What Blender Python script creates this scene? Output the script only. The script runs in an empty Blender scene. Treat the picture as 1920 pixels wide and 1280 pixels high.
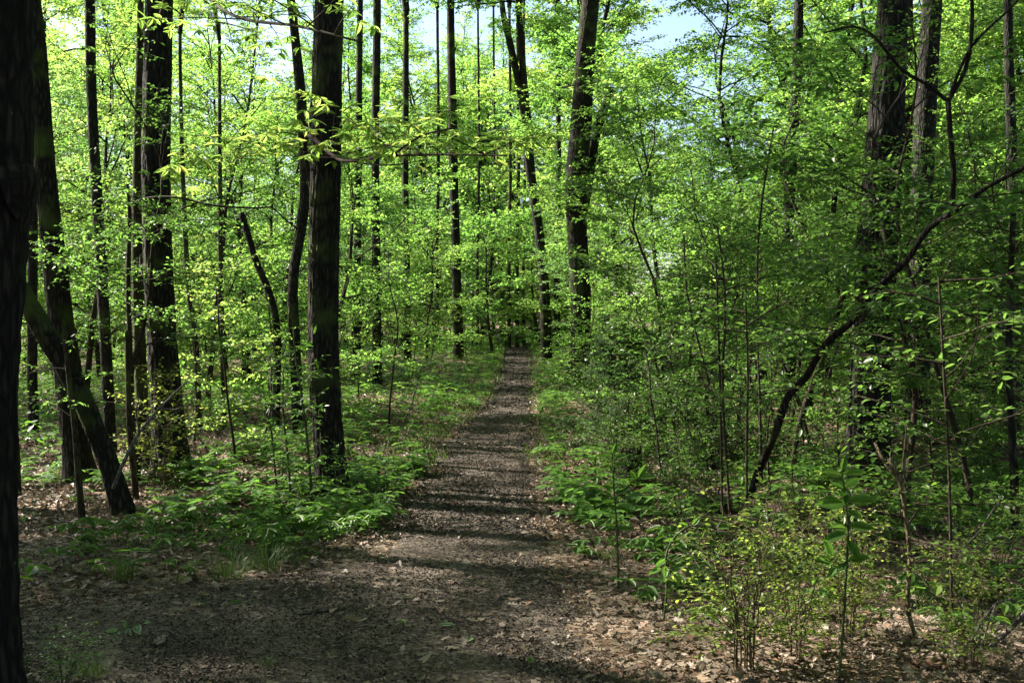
import bpy, math, random
import numpy as np
from mathutils import Vector

SC = bpy.context.scene
COL = SC.collection
# ------------------------------------------------------------------ camera
F = 1950.0                       # focal length in pixels of the 1920 px wide photograph
CAMZ = 1.6
PITCH = -math.atan(20 / F)
cam_d = bpy.data.cameras.new("camera")
cam_d.sensor_width = 36.0
cam_d.lens = 36.0 * F / 1920
cam_d.clip_end = 2000
cam_o = bpy.data.objects.new("camera", cam_d)
COL.objects.link(cam_o)
cam_o.location = (0, 0, CAMZ)
cam_o.rotation_euler = (math.pi / 2 + PITCH, 0, 0)
SC.camera = cam_o
# ------------------------------------------------------------------ light
SUN_EL = math.radians(37)
SUN_AZ = math.atan2(-0.93, 0.40)           # measured from +Y towards +X
sun_dir = Vector((math.sin(SUN_AZ) * math.cos(SUN_EL), math.cos(SUN_AZ) * math.cos(SUN_EL), math.sin(SUN_EL)))
W = bpy.data.worlds.new("World")
SC.world = W
W.use_nodes = True
wn = W.node_tree.nodes
bg = wn["Background"]
skyt = wn.new("ShaderNodeTexSky")
skyt.sky_type = 'NISHITA'
skyt.sun_disc = False
skyt.sun_elevation = SUN_EL
skyt.sun_rotation = SUN_AZ
skyt.air_density = 1.0
skyt.dust_density = 1.8
skyt.ozone_density = 1.0
W.node_tree.links.new(skyt.outputs[0], bg.inputs[0])
bg.inputs[1].default_value = 0.065
sl = bpy.data.lights.new("sun", 'SUN')
sl.energy = 5.0
sl.angle = math.radians(0.5)
sl.color = (1.0, 0.93, 0.80)
so = bpy.data.objects.new("sun", sl)
COL.objects.link(so)
so.rotation_euler = sun_dir.to_track_quat('Z', 'Y').to_euler()
SC.view_settings.view_transform = 'Standard'
SC.view_settings.look = 'None'
SC.view_settings.gamma = 1
SC.view_settings.use_curve_mapping = False
SC.view_settings.exposure = 2.32
SC.render.engine = 'CYCLES'
cy = SC.cycles
cy.max_bounces = 7
cy.diffuse_bounces = 4
cy.glossy_bounces = 1
cy.transmission_bounces = 4
cy.transparent_max_bounces = 4
cy.sample_clamp_indirect = 6
cy.use_denoising = True
cy.use_adaptive_sampling = True
cy.adaptive_threshold = 0.02
cy.caustics_reflective = False
cy.caustics_refractive = False

TAU = math.tau
UP = np.array([0., 0., 1.])

# ------------------------------------------------------------------ terrain function
_py = np.array([-40, -5, 0, 5, 8, 13, 25, 32, 40, 54, 62, 80, 120, 220, 500.])
_pz = np.array([0.1, 0, 0, -0.02, -0.2, -0.4, -0.2, -0.02, 0.15, 0.5, 0.62, 0.45, 1.6, 6.5, 16.])
_fy = np.linspace(-40, 500, 5401)
_fz = np.interp(_fy, _py, _pz)
_k = np.ones(31) / 31
_fz = np.convolve(np.pad(_fz, 15, mode='edge'), _k, mode='valid')


def path_edges(Y):
    ys = [-5, 3.0, 4.7, 5.2, 5.8, 6.4, 6.9, 7.4, 8.0, 9.2, 11.6, 12.8, 14.3, 17, 20, 25, 33, 42, 54, 62, 66]
    xl = [-2.6, -2.6, -2.6, -2.8, -3.0, -3.3, -2.6, -1.7, -1.25, -1.12, -1.25, -1.2, -1.15, -1.28, -1.0, -0.72, -0.52, -0.50, -0.46, -0.6, -1.2]
    xr = [1.2, 0.95, 0.70, 0.63, 0.60, 0.58, 0.50, 0.45, 0.38, 0.30, 0.32, 0.34, 0.36, 0.4, 0.42, 0.5, 0.66, 0.9, 1.1, 1.0, 0.3]
    return np.interp(Y, ys, xl), np.interp(Y, ys, xr)


def gnd(x, y):
    x = np.asarray(x, float); y = np.asarray(y, float)
    z = np.interp(y, _fy, _fz)
    xl, xr = path_edges(np.clip(y, 3, 62))
    dl = np.clip(xl - 0.3 - x, 0, 60)
    dr = np.clip(x - xr - 0.3, 0, 60)
    z = z - 0.05 * np.clip(dl - 2.5, 0, 14) - 0.012 * dr
    a = np.clip((dl + dr) / 1.5, 0, 1)
    z = z + a * (0.05 + 0.04 * np.sin(x * 1.9 + 1.3 * np.sin(y * .8)) + 0.05 * np.sin(y * 1.35 + x * .7))
    far = np.clip((dl + dr - 3) / 6, 0, 1)
    z = z + far * (0.16 * np.sin(x * .37 + 1.1 * np.sin(y * .21)) + 0.14 * np.sin(y * .29 + x * .13 + 1))
    z = z + 0.25 * np.clip((y - 20) / 12, 0, 1) * np.clip((dr - 1) / 4, 0, 1)
    return z


def ray(px, py):
    u = (px - 960) / F; v = -(py - 640) / F
    c, s = math.cos(PITCH), math.sin(PITCH)
    return np.array([u, c - v * s, s + v * c])


def P(px, py, Y):
    """the place at depth Y seen at a pixel of the photograph"""
    d = ray(px, py)
    d = d / d[1] * Y
    return np.array([d[0], d[1], d[2] + CAMZ])


def G(px, py):
    """where the ray of a pixel meets the ground"""
    d = ray(px, py); d = d / d[1]
    Y = 2.5
    prev = None
    while Y < 150:
        h = CAMZ + d[2] * Y - float(gnd(d[0] * Y, Y))
        if h < 0:
            if prev is not None:
                Y0, h0 = prev
                Y = Y0 + (Y - Y0) * h0 / (h0 - h)
            break
        prev = (Y, h)
        Y += 0.1
    x = d[0] * Y
    return np.array([x, Y, float(gnd(x, Y))])


# ------------------------------------------------------------------ materials
def newmat(name):
    m = bpy.data.materials.new(name)
    m.use_nodes = True
    nt = m.node_tree
    return m, nt, nt.nodes["Principled BSDF"], nt.nodes["Material Output"]


def N(nt, t, **kw):
    n = nt.nodes.new(t)
    for k, v in kw.items():
        if hasattr(n, k):
            setattr(n, k, v)
        else:
            n.inputs[k].default_value = v
    return n


def ramp(nt, fac, cols):
    r = nt.nodes.new("ShaderNodeValToRGB")
    el = r.color_ramp.elements
    while len(el) < len(cols):
        el.new(0.5)
    for e, (p, c) in zip(el, cols):
        e.position = p
        e.color = (*c, 1)
    nt.links.new(fac, r.inputs[0])
    return r.outputs[0]


def leaf_mat(name, cols, tint, trans=0.45, rough=0.45):
    m, nt, b, out = newmat(name)
    at = N(nt, "ShaderNodeAttribute", attribute_name="rnd")
    oi = N(nt, "ShaderNodeObjectInfo")
    ad = N(nt, "ShaderNodeMath", operation='MULTIPLY_ADD')
    nt.links.new(oi.outputs["Random"], ad.inputs[0])
    ad.inputs[1].default_value = 0.6
    mu = N(nt, "ShaderNodeMath", operation='MULTIPLY')
    nt.links.new(at.outputs["Fac"], mu.inputs[0]); mu.inputs[1].default_value = 0.4
    nt.links.new(mu.outputs[0], ad.inputs[2])
    c = ramp(nt, ad.outputs[0], cols)
    nt.links.new(c, b.inputs["Base Color"])
    b.inputs["Roughness"].default_value = rough
    b.inputs["Specular IOR Level"].default_value = 0.35
    tr = N(nt, "ShaderNodeBsdfTranslucent")
    mx = N(nt, "ShaderNodeMix", data_type='RGBA', blend_type='MULTIPLY')
    mx.inputs[0].default_value = 1
    nt.links.new(c, mx.inputs[6])
    mx.inputs[7].default_value = (*tint, 1)
    nt.links.new(mx.outputs[2], tr.inputs[0])
    ms = N(nt, "ShaderNodeMixShader")
    ms.inputs[0].default_value = trans
    nt.links.new(b.outputs[0], ms.inputs[1])
    nt.links.new(tr.outputs[0], ms.inputs[2])
    nt.links.new(ms.outputs[0], out.inputs[0])
    return m


def bark_mat(name, dark, light, moss=0.0, scale=9.0, stretch=0.24, bump=0.8, lichen=0.0):
    m, nt, b, out = newmat(name)
    tc = N(nt, "ShaderNodeTexCoord")
    mp = N(nt, "ShaderNodeMapping")
    mp.inputs["Scale"].default_value = (1, 1, stretch)
    nt.links.new(tc.outputs["Object"], mp.inputs[0])
    n1 = N(nt, "ShaderNodeTexNoise", Scale=scale * 3, Detail=8.0, Roughness=0.65, Distortion=0.6)
    nt.links.new(mp.outputs[0], n1.inputs["Vector"])
    v = N(nt, "ShaderNodeTexVoronoi", Scale=scale * 2.6, feature='DISTANCE_TO_EDGE')
    nt.links.new(mp.outputs[0], v.inputs["Vector"])
    cr = N(nt, "ShaderNodeMapRange")
    cr.inputs[1].default_value = 0.0; cr.inputs[2].default_value = 0.32
    nt.links.new(v.outputs["Distance"], cr.inputs[0])
    h = N(nt, "ShaderNodeMath", operation='MULTIPLY')
    nt.links.new(cr.outputs[0], h.inputs[0]); nt.links.new(n1.outputs[0], h.inputs[1])
    mid = tuple((a + c) / 2 for a, c in zip(dark, light))
    c = ramp(nt, h.outputs[0], [(0.05, tuple(x * .5 for x in dark)), (0.3, dark), (0.55, mid), (0.95, light)])
    big = N(nt, "ShaderNodeTexNoise", Scale=1.7, Detail=3.0)
    nt.links.new(tc.outputs["Object"], big.inputs["Vector"])
    last = c
    if moss > 0:
        ng = N(nt, "ShaderNodeMapRange")
        ng.inputs[1].default_value = 0.62 - moss * .3; ng.inputs[2].default_value = 0.75 - moss * .3
        nt.links.new(big.outputs[0], ng.inputs[0])
        mx = N(nt, "ShaderNodeMix", data_type='RGBA')
        nt.links.new(ng.outputs[0], mx.inputs[0]); nt.links.new(last, mx.inputs[6])
        mx.inputs[7].default_value = (0.05, 0.065, 0.018, 1)
        last = mx.outputs[2]
    if lichen > 0:
        n3 = N(nt, "ShaderNodeTexNoise", Scale=14.0, Detail=5.0, Roughness=0.7)
        nt.links.new(tc.outputs["Object"], n3.inputs["Vector"])
        ng = N(nt, "ShaderNodeMapRange")
        ng.inputs[1].default_value = 0.72 - lichen * .2; ng.inputs[2].default_value = 0.78 - lichen * .2
        nt.links.new(n3.outputs[0], ng.inputs[0])
        mx = N(nt, "ShaderNodeMix", data_type='RGBA')
        nt.links.new(ng.outputs[0], mx.inputs[0]); nt.links.new(last, mx.inputs[6])
        mx.inputs[7].default_value = (0.20, 0.23, 0.18, 1)
        last = mx.outputs[2]
    nt.links.new(last, b.inputs["Base Color"])
    b.inputs["Roughness"].default_value = 0.9
    b.inputs["Specular IOR Level"].default_value = 0.15
    bp = N(nt, "ShaderNodeBump", Strength=bump, Distance=0.03)
    nt.links.new(h.outputs[0], bp.inputs["Height"])
    nt.links.new(bp.outputs[0], b.inputs["Normal"])
    return m


def attr_mat(name, cols, rough=0.8, trans=0.0, spec=0.2, bumpscale=0):
    m, nt, b, out = newmat(name)
    at = N(nt, "ShaderNodeAttribute", attribute_name="rnd")
    c = ramp(nt, at.outputs["Fac"], cols)
    tc = N(nt, "ShaderNodeTexCoord")
    n1 = N(nt, "ShaderNodeTexNoise", Scale=60.0, Detail=3.0)
    nt.links.new(tc.outputs["Object"], n1.inputs["Vector"])
    mr = N(nt, "ShaderNodeMapRange")
    mr.inputs[3].default_value = 0.6; mr.inputs[4].default_value = 1.3
    nt.links.new(n1.outputs[0], mr.inputs[0])
    mx = N(nt, "ShaderNodeMix", data_type='RGBA', blend_type='MULTIPLY')
    mx.inputs[0].default_value = 1
    nt.links.new(c, mx.inputs[6]); nt.links.new(mr.outputs[0], mx.inputs[7])
    nt.links.new(mx.outputs[2], b.inputs["Base Color"])
    b.inputs["Roughness"].default_value = rough
    b.inputs["Specular IOR Level"].default_value = spec
    if trans:
        tr = N(nt, "ShaderNodeBsdfTranslucent")
        nt.links.new(mx.outputs[2], tr.inputs[0])
        ms = N(nt, "ShaderNodeMixShader"); ms.inputs[0].default_value = trans
        nt.links.new(b.outputs[0], ms.inputs[1]); nt.links.new(tr.outputs[0], ms.inputs[2])
        nt.links.new(ms.outputs[0], out.inputs[0])
    return m


def soil_mat(name, cols, scale, bump):
    m, nt, b, out = newmat(name)
    tc = N(nt, "ShaderNodeTexCoord")
    v = N(nt, "ShaderNodeTexVoronoi", Scale=scale)
    n0 = N(nt, "ShaderNodeTexNoise", Scale=scale * .4, Detail=4.0)
    nt.links.new(tc.outputs["Object"], n0.inputs["Vector"])
    mxv = N(nt, "ShaderNodeMix", data_type='RGBA', blend_type='LINEAR_LIGHT')
    mxv.inputs[0].default_value = 0.03
    nt.links.new(tc.outputs["Object"], mxv.inputs[6]); nt.links.new(n0.outputs["Color"], mxv.inputs[7])
    nt.links.new(mxv.outputs[2], v.inputs["Vector"])
    sx = N(nt, "ShaderNodeSeparateColor")
    nt.links.new(v.outputs["Color"], sx.inputs[0])
    c = ramp(nt, sx.outputs[0], cols)
    n1 = N(nt, "ShaderNodeTexNoise", Scale=0.9, Detail=6.0, Roughness=0.6)
    nt.links.new(tc.outputs["Object"], n1.inputs["Vector"])
    mr = N(nt, "ShaderNodeMapRange")
    mr.inputs[1].default_value = 0.3; mr.inputs[2].default_value = 0.7
    mr.inputs[3].default_value = 0.65; mr.inputs[4].default_value = 1.3
    nt.links.new(n1.outputs[0], mr.inputs[0])
    mx = N(nt, "ShaderNodeMix", data_type='RGBA', blend_type='MULTIPLY')
    mx.inputs[0].default_value = 1
    nt.links.new(c, mx.inputs[6]); nt.links.new(mr.outputs[0], mx.inputs[7])
    nt.links.new(mx.outputs[2], b.inputs["Base Color"])
    b.inputs["Roughness"].default_value = 0.9
    b.inputs["Specular IOR Level"].default_value = 0.15
    bp = N(nt, "ShaderNodeBump", Strength=bump, Distance=0.03)
    nt.links.new(sx.outputs[1], bp.inputs["Height"])
    nt.links.new(bp.outputs[0], b.inputs["Normal"])
    return m


M = {}
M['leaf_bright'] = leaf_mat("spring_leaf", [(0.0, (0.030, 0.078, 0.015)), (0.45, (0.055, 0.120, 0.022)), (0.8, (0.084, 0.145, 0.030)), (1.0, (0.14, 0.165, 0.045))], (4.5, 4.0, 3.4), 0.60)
M['leaf_deep_shaded'] = leaf_mat("shaded_deep_green_leaf", [(0.0, (0.024, 0.062, 0.012)), (0.5, (0.041, 0.088, 0.016)), (1.0, (0.072, 0.120, 0.025))], (3.2, 3.1, 2.6), 0.48, 0.42)  # deep green with the right thicket's canopy shade darkened into the colour
M['leaf_mid'] = leaf_mat('soft_green_leaf', [(0.0, (0.030, 0.072, 0.020)), (0.5, (0.050, 0.105, 0.030)), (1.0, (0.095, 0.145, 0.045))], (4.1, 3.8, 3.2), 0.57, 0.4)
M['leaf_herb'] = leaf_mat("herb_leaf", [(0.0, (0.030, 0.082, 0.014)), (0.5, (0.052, 0.120, 0.018)), (1.0, (0.090, 0.150, 0.030))], (2.7, 2.5, 1.8), 0.42, 0.45)
M['leaf_shrub'] = leaf_mat("shrub_leaf", [(0.0, (0.060, 0.115, 0.018)), (0.6, (0.11, 0.175, 0.030)), (1.0, (0.18, 0.22, 0.05))], (2.8, 2.5, 2.0), 0.5, 0.4)  # yellowed and brightened, with sunlight put into the leaf colour
M['leaf_pale'] = leaf_mat("wilted_leaf", [(0.0, (0.14, 0.22, 0.10)), (1.0, (0.22, 0.30, 0.16))], (1.5, 1.5, 1.2), 0.25, 0.5)
M['cedar'] = leaf_mat("cedar_needles", [(0.0, (0.028, 0.062, 0.022)), (1.0, (0.060, 0.105, 0.038))], (2.2, 2.2, 1.6), 0.3, 0.6)
M['grass'] = leaf_mat("grass_blades", [(0.0, (0.030, 0.070, 0.012)), (0.6, (0.055, 0.10, 0.020)), (0.85, (0.09, 0.12, 0.03)), (1.0, (0.17, 0.15, 0.08))], (2.0, 1.9, 1.6), 0.3, 0.5)
M['bark'] = bark_mat("oak_bark", (0.018, 0.015, 0.012), (0.066, 0.055, 0.044), moss=0.3, lichen=0.15)
M['bark_dark'] = bark_mat("dark_bark", (0.016, 0.013, 0.011), (0.055, 0.046, 0.038), moss=0.15, lichen=0.1)
M['bark_brown'] = bark_mat("brown_bark", (0.034, 0.024, 0.015), (0.11, 0.083, 0.052), moss=0.5, scale=14, bump=0.4, lichen=0.25)
M['bark_grey'] = bark_mat("grey_plated_bark", (0.018, 0.0165, 0.014), (0.070, 0.065, 0.057), moss=0.1, lichen=0.45, scale=8)
M['twig'] = bark_mat("twig_bark", (0.035, 0.026, 0.018), (0.10, 0.078, 0.055), scale=25, bump=0.2, stretch=.3)
M['twig_pale'] = bark_mat("pale_stem_bark", (0.10, 0.078, 0.045), (0.27, 0.22, 0.14), scale=25, bump=0.2, stretch=.3)
M['twig_dead'] = bark_mat("dead_grey_wood", (0.10, 0.09, 0.078), (0.30, 0.27, 0.24), scale=20, bump=0.3, stretch=.2)
M['twig_green'] = bark_mat("green_stem_bark", (0.06, 0.085, 0.030), (0.12, 0.14, 0.06), scale=25, bump=0.1, stretch=.3)
M['rot'] = bark_mat("rotten_wood", (0.045, 0.030, 0.020), (0.19, 0.145, 0.105), scale=12, bump=1.0, stretch=.15, moss=.3)
M['litter'] = attr_mat("dry_leaf", [(0.0, (0.036, 0.026, 0.019)), (0.25, (0.085, 0.060, 0.043)), (0.5, (0.14, 0.105, 0.077)), (0.72, (0.22, 0.175, 0.135)), (0.84, (0.17, 0.088, 0.052)), (1.0, (0.38, 0.33, 0.28))], 0.6, 0.2, 0.4)
M['chip'] = attr_mat("bark_chip", [(0.0, (0.017, 0.013, 0.011)), (0.35, (0.040, 0.031, 0.025)), (0.62, (0.072, 0.056, 0.046)), (0.85, (0.13, 0.106, 0.089)), (1.0, (0.27, 0.22, 0.185))], 0.75)
M['floor'] = soil_mat("forest_floor", [(0.0, (0.035, 0.022, 0.014)), (0.4, (0.095, 0.060, 0.038)), (0.7, (0.15, 0.105, 0.072)), (1.0, (0.24, 0.18, 0.13))], 13, 0.9)
M['path'] = soil_mat("mulched_path", [(0.0, (0.030, 0.020, 0.014)), (0.5, (0.050, 0.038, 0.031)), (0.8, (0.088, 0.070, 0.057)), (1.0, (0.16, 0.135, 0.115))], 55, 0.9)


# ------------------------------------------------------------------ mesh helpers
class MB:
    def __init__(s):
        s.v = []; s.q = []; s.t = []; s.n = 0; s.rv = []

    def add(s, v, q=None, t=None, r=None, mi=0):
        v = np.asarray(v, float).reshape(-1, 3)
        if q is not None and len(q):
            s.q.append((np.asarray(q) + s.n, mi))
        if t is not None and len(t):
            s.t.append((np.asarray(t) + s.n, mi))
        s.v.append(v)
        if r is None:
            r = np.zeros(len(v))
        s.rv.append(np.broadcast_to(r, (len(v),)))
        s.n += len(v)

    def mesh(s, name, mats, smooth=False):
        me = bpy.data.meshes.new(name)
        V = np.concatenate(s.v)
        q = [a for a, _ in s.q]; t = [a for a, _ in s.t]
        Q = np.concatenate(q) if q else np.zeros((0, 4), int)
        T = np.concatenate(t) if t else np.zeros((0, 3), int)
        mi = np.concatenate([np.full(len(a), m) for a, m in s.q] + [np.full(len(a), m) for a, m in s.t]) if (q or t) else np.zeros(0)
        loops = np.concatenate([Q.ravel(), T.ravel()]).astype(np.int32)
        starts = np.concatenate([np.arange(len(Q)) * 4, len(Q) * 4 + np.arange(len(T)) * 3]).astype(np.int32)
        me.vertices.add(len(V)); me.vertices.foreach_set("co", V.astype(np.float32).ravel())
        me.loops.add(len(loops)); me.loops.foreach_set("vertex_index", loops)
        me.polygons.add(len(starts)); me.polygons.foreach_set("loop_start", starts)
        me.polygons.foreach_set("material_index", mi.astype(np.int32))
        if smooth:
            me.polygons.foreach_set("use_smooth", np.ones(len(starts), bool))
        a = me.attributes.new("rnd", 'FLOAT', 'POINT')
        a.data.foreach_set("value", np.concatenate(s.rv).astype(np.float32))
        for m in (mats if isinstance(mats, (list, tuple)) else [mats]):
            me.materials.append(m)
        me.update(calc_edges=True)
        return me


def nrm(a):
    return a / np.maximum(np.linalg.norm(a, axis=-1, keepdims=True), 1e-9)


def spline(pts, step, extra=None):
    """Catmull-Rom through the points, resampled about every step metres"""
    pts = np.asarray(pts, float)
    n = len(pts)
    if n < 3:
        m = max(2, int(np.linalg.norm(pts[-1] - pts[0]) / step) + 1)
        t = np.linspace(0, 1, m)[:, None]
        o = pts[0] * (1 - t) + pts[-1] * t
        return (o, np.interp(t[:, 0], [0, 1], extra)) if extra is not None else o
    Pp = np.vstack([2 * pts[0] - pts[1], pts, 2 * pts[-1] - pts[-2]])
    out = []; ex = []
    for i in range(n - 1):
        a, b, c, d = Pp[i], Pp[i + 1], Pp[i + 2], Pp[i + 3]
        m = max(1, int(np.linalg.norm(c - b) / step))
        t = (np.arange(m) / m)[:, None]
        out.append(0.5 * ((2 * b) + (c - a) * t + (2 * a - 5 * b + 4 * c - d) * t ** 2 + (3 * b - a - 3 * c + d) * t ** 3))
        if extra is not None:
            ex.append(extra[i] * (1 - t[:, 0]) + extra[i + 1] * t[:, 0])
    out.append(pts[-1:])
    if extra is not None:
        ex.append([extra[-1]])
        return np.vstack(out), np.concatenate(ex)
    return np.vstack(out)


def frames(pts):
    t = np.gradient(pts, axis=0)
    t = nrm(t)
    ref = np.array([1., 0.1, 0]) if abs(t[:, 2]).mean() > 0.6 else np.array([0.05, 0, 1.])
    a = nrm(np.cross(t, ref)); b = nrm(np.cross(t, a))
    return t, a, b


def tube(mb, pts, rad, k=6, mi=0, disp=None, cap=True, r=0.5):
    pts = np.asarray(pts, float); rad = np.broadcast_to(rad, (len(pts),))
    t, a, b = frames(pts)
    th = np.arange(k) / k * TAU
    R = rad[:, None] * np.ones(k)[None, :]
    if disp is not None:
        R = R * disp(th[None, :], np.concatenate([[0], np.cumsum(np.linalg.norm(np.diff(pts, axis=0), axis=1))])[:, None])
    v = pts[:, None, :] + R[..., None] * (np.cos(th)[None, :, None] * a[:, None, :] + np.sin(th)[None, :, None] * b[:, None, :])
    n = len(pts)
    i = np.arange(n - 1)[:, None] * k; j = np.arange(k)[None, :]; j2 = (j + 1) % k
    q = np.stack([i + j, i + j2, i + k + j2, i + k + j], -1).reshape(-1, 4)
    V = v.reshape(-1, 3); T = None
    if cap:
        V = np.vstack([V, pts[-1] + t[-1] * rad[-1] * .3])
        e = (n - 1) * k; jj = np.arange(k)
        T = np.stack([e + jj, e + (jj + 1) % k, np.full(k, n * k)], -1)
    mb.add(V, q, T, r, mi)


def sticks(mb, A, B, ra, rb, k=3, mi=0):
    """many straight thin tapered sticks at once"""
    A = np.asarray(A); B = np.asarray(B); m = len(A)
    if m == 0:
        return
    t = nrm(B - A)
    ref = np.where(np.abs(t[:, 2:3]) > .9, np.array([[1., 0, 0]]), np.array([[0, 0, 1.]]))
    a = nrm(np.cross(t, ref)); b = np.cross(t, a)
    th = np.arange(k) / k * TAU
    off = np.cos(th)[None, :, None] * a[:, None] + np.sin(th)[None, :, None] * b[:, None]
    ra = np.broadcast_to(ra, (m,)); rb = np.broadcast_to(rb, (m,))
    V = np.concatenate([A[:, None] + off * ra[:, None, None], B[:, None] + off * rb[:, None, None]], 1).reshape(-1, 3)
    base = np.arange(m)[:, None] * 2 * k; j = np.arange(k)[None]; j2 = (j + 1) % k
    q = np.stack([base + j, base + j2, base + k + j2, base + k + j], -1).reshape(-1, 4)
    mb.add(V, q, None, 0.5, mi)


def leaves(mb, rng, p, d, n, L, Wd, shape='oval', fold=0.12, droop=0.1, mi=0, rnd=None):
    """leaf blades: base point, direction, normal, length, width"""
    m = len(p)
    if m == 0:
        return
    d = nrm(d); s = nrm(np.cross(d, n)); n = np.cross(s, d)
    L = np.broadcast_to(L, (m,))[:, None]; Wd = np.broadcast_to(Wd, (m,))[:, None]
    f = fold * Wd * rng.uniform(.3, 1.6, (m, 1)); dr = droop * L * rng.uniform(0, 1.8, (m, 1))

    def pt(a, w, up):
        return p + d * L * a + s * Wd * w + n * f * up - n * dr * a * a
    if rnd is None:
        rnd = rng.random(m)
    if shape == 'kite':
        V = np.stack([pt(0, 0, 0), pt(.45, .5, 1), pt(1, 0, 0), pt(.42, -.5, 1)], 1)
        b = np.arange(m)[:, None] * 4
        T = np.concatenate([b + [0, 1, 2], b + [0, 2, 3]])
        mb.add(V.reshape(-1, 3), None, T, np.repeat(rnd, 4), mi)
    elif shape == 'oval':
        V = np.stack([pt(0, 0, 0), pt(.28, .42, .9), pt(.62, .44, 1), pt(1, 0, 0), pt(.62, -.44, 1), pt(.28, -.42, .9)], 1)
        b = np.arange(m)[:, None] * 6
        Q = np.concatenate([b + [0, 1, 2, 3], b + [0, 3, 4, 5]])
        mb.add(V.reshape(-1, 3), Q, None, np.repeat(rnd, 6), mi)
    elif shape == 'broad':    # finer blade with midrib points for close leaves
        ks = [(0, 0), (.12, .22), (.3, .45), (.52, .5), (.75, .33), (.92, .1), (1, 0)]
        right = [pt(a, w, 1.0 if w else 0) for a, w in ks[1:-1]]
        left = [pt(a, -w, 1.0 if w else 0) for a, w in ks[1:-1]]
        mid = [pt(a, 0, 0) for a, w in ks]
        V = np.stack(mid + right + left, 1)   # 7 + 5 + 5
        b = np.arange(m)[:, None] * 17
        Q = []; T = []
        for side, o in ((0, 7), (1, 12)):
            T.append(b + [0, o, 1]); T.append(b + [5, o + 4, 6])
            for i in range(4):
                Q.append(b + [1 + i, o + i, o + i + 1, 2 + i])
        mb.add(V.reshape(-1, 3), np.concatenate(Q), np.concatenate(T), np.repeat(rnd, 17), mi)
    elif shape == 'oak':      # lobed and curled dry leaf
        ks = [(.0, .03), (.18, .28), (.3, .13), (.45, .46), (.58, .18), (.75, .36), (.86, .12), (1, 0)]
        curl = rng.uniform(-1.5, 2.5, (m, 1)) * Wd * .35

        def po(a, w):
            return p + d * L * a + s * Wd * w + n * curl * (abs(w) * 2) ** 2 * .6 + n * curl * .5 * (a - .5) ** 2 * 2
        right = [po(a, w) for a, w in ks]; left = [po(a, -w) for a, w in ks[:-1]]
        V = np.stack(right + left, 1)   # 8 + 7
        b = np.arange(m)[:, None] * 15
        Q = [b + [i, i + 1, 9 + i, 8 + i] for i in range(6)]
        T = [b + [6, 7, 14]]
        mb.add(V.reshape(-1, 3), np.concatenate(Q), np.concatenate(T), np.repeat(rnd, 15), mi)


# ------------------------------------------------------------------ object helpers
def tag(o, label=None, cat=None, group=None, kind=None):
    if label: o['label'] = label
    if cat: o['category'] = cat
    if group: o['group'] = group
    if kind: o['kind'] = kind
    return o


def obj(name, me, parent=None, kind=None, loc=None):
    o = bpy.data.objects.new(name, me)
    COL.objects.link(o)
    if parent is not None:
        o.parent = parent
    if kind:
        o['kind'] = kind
    if loc is not None:
        o.location = loc
    return o


def empty(name, loc, label, cat, group=None, rz=0, sc=1):
    o = bpy.data.objects.new(name, None)
    COL.objects.link(o)
    o.location = loc
    o.rotation_euler = (0, 0, rz)
    o.scale = (sc, sc, sc) if np.isscalar(sc) else sc
    o.empty_display_size = .1
    return tag(o, label, cat, group)


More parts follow.
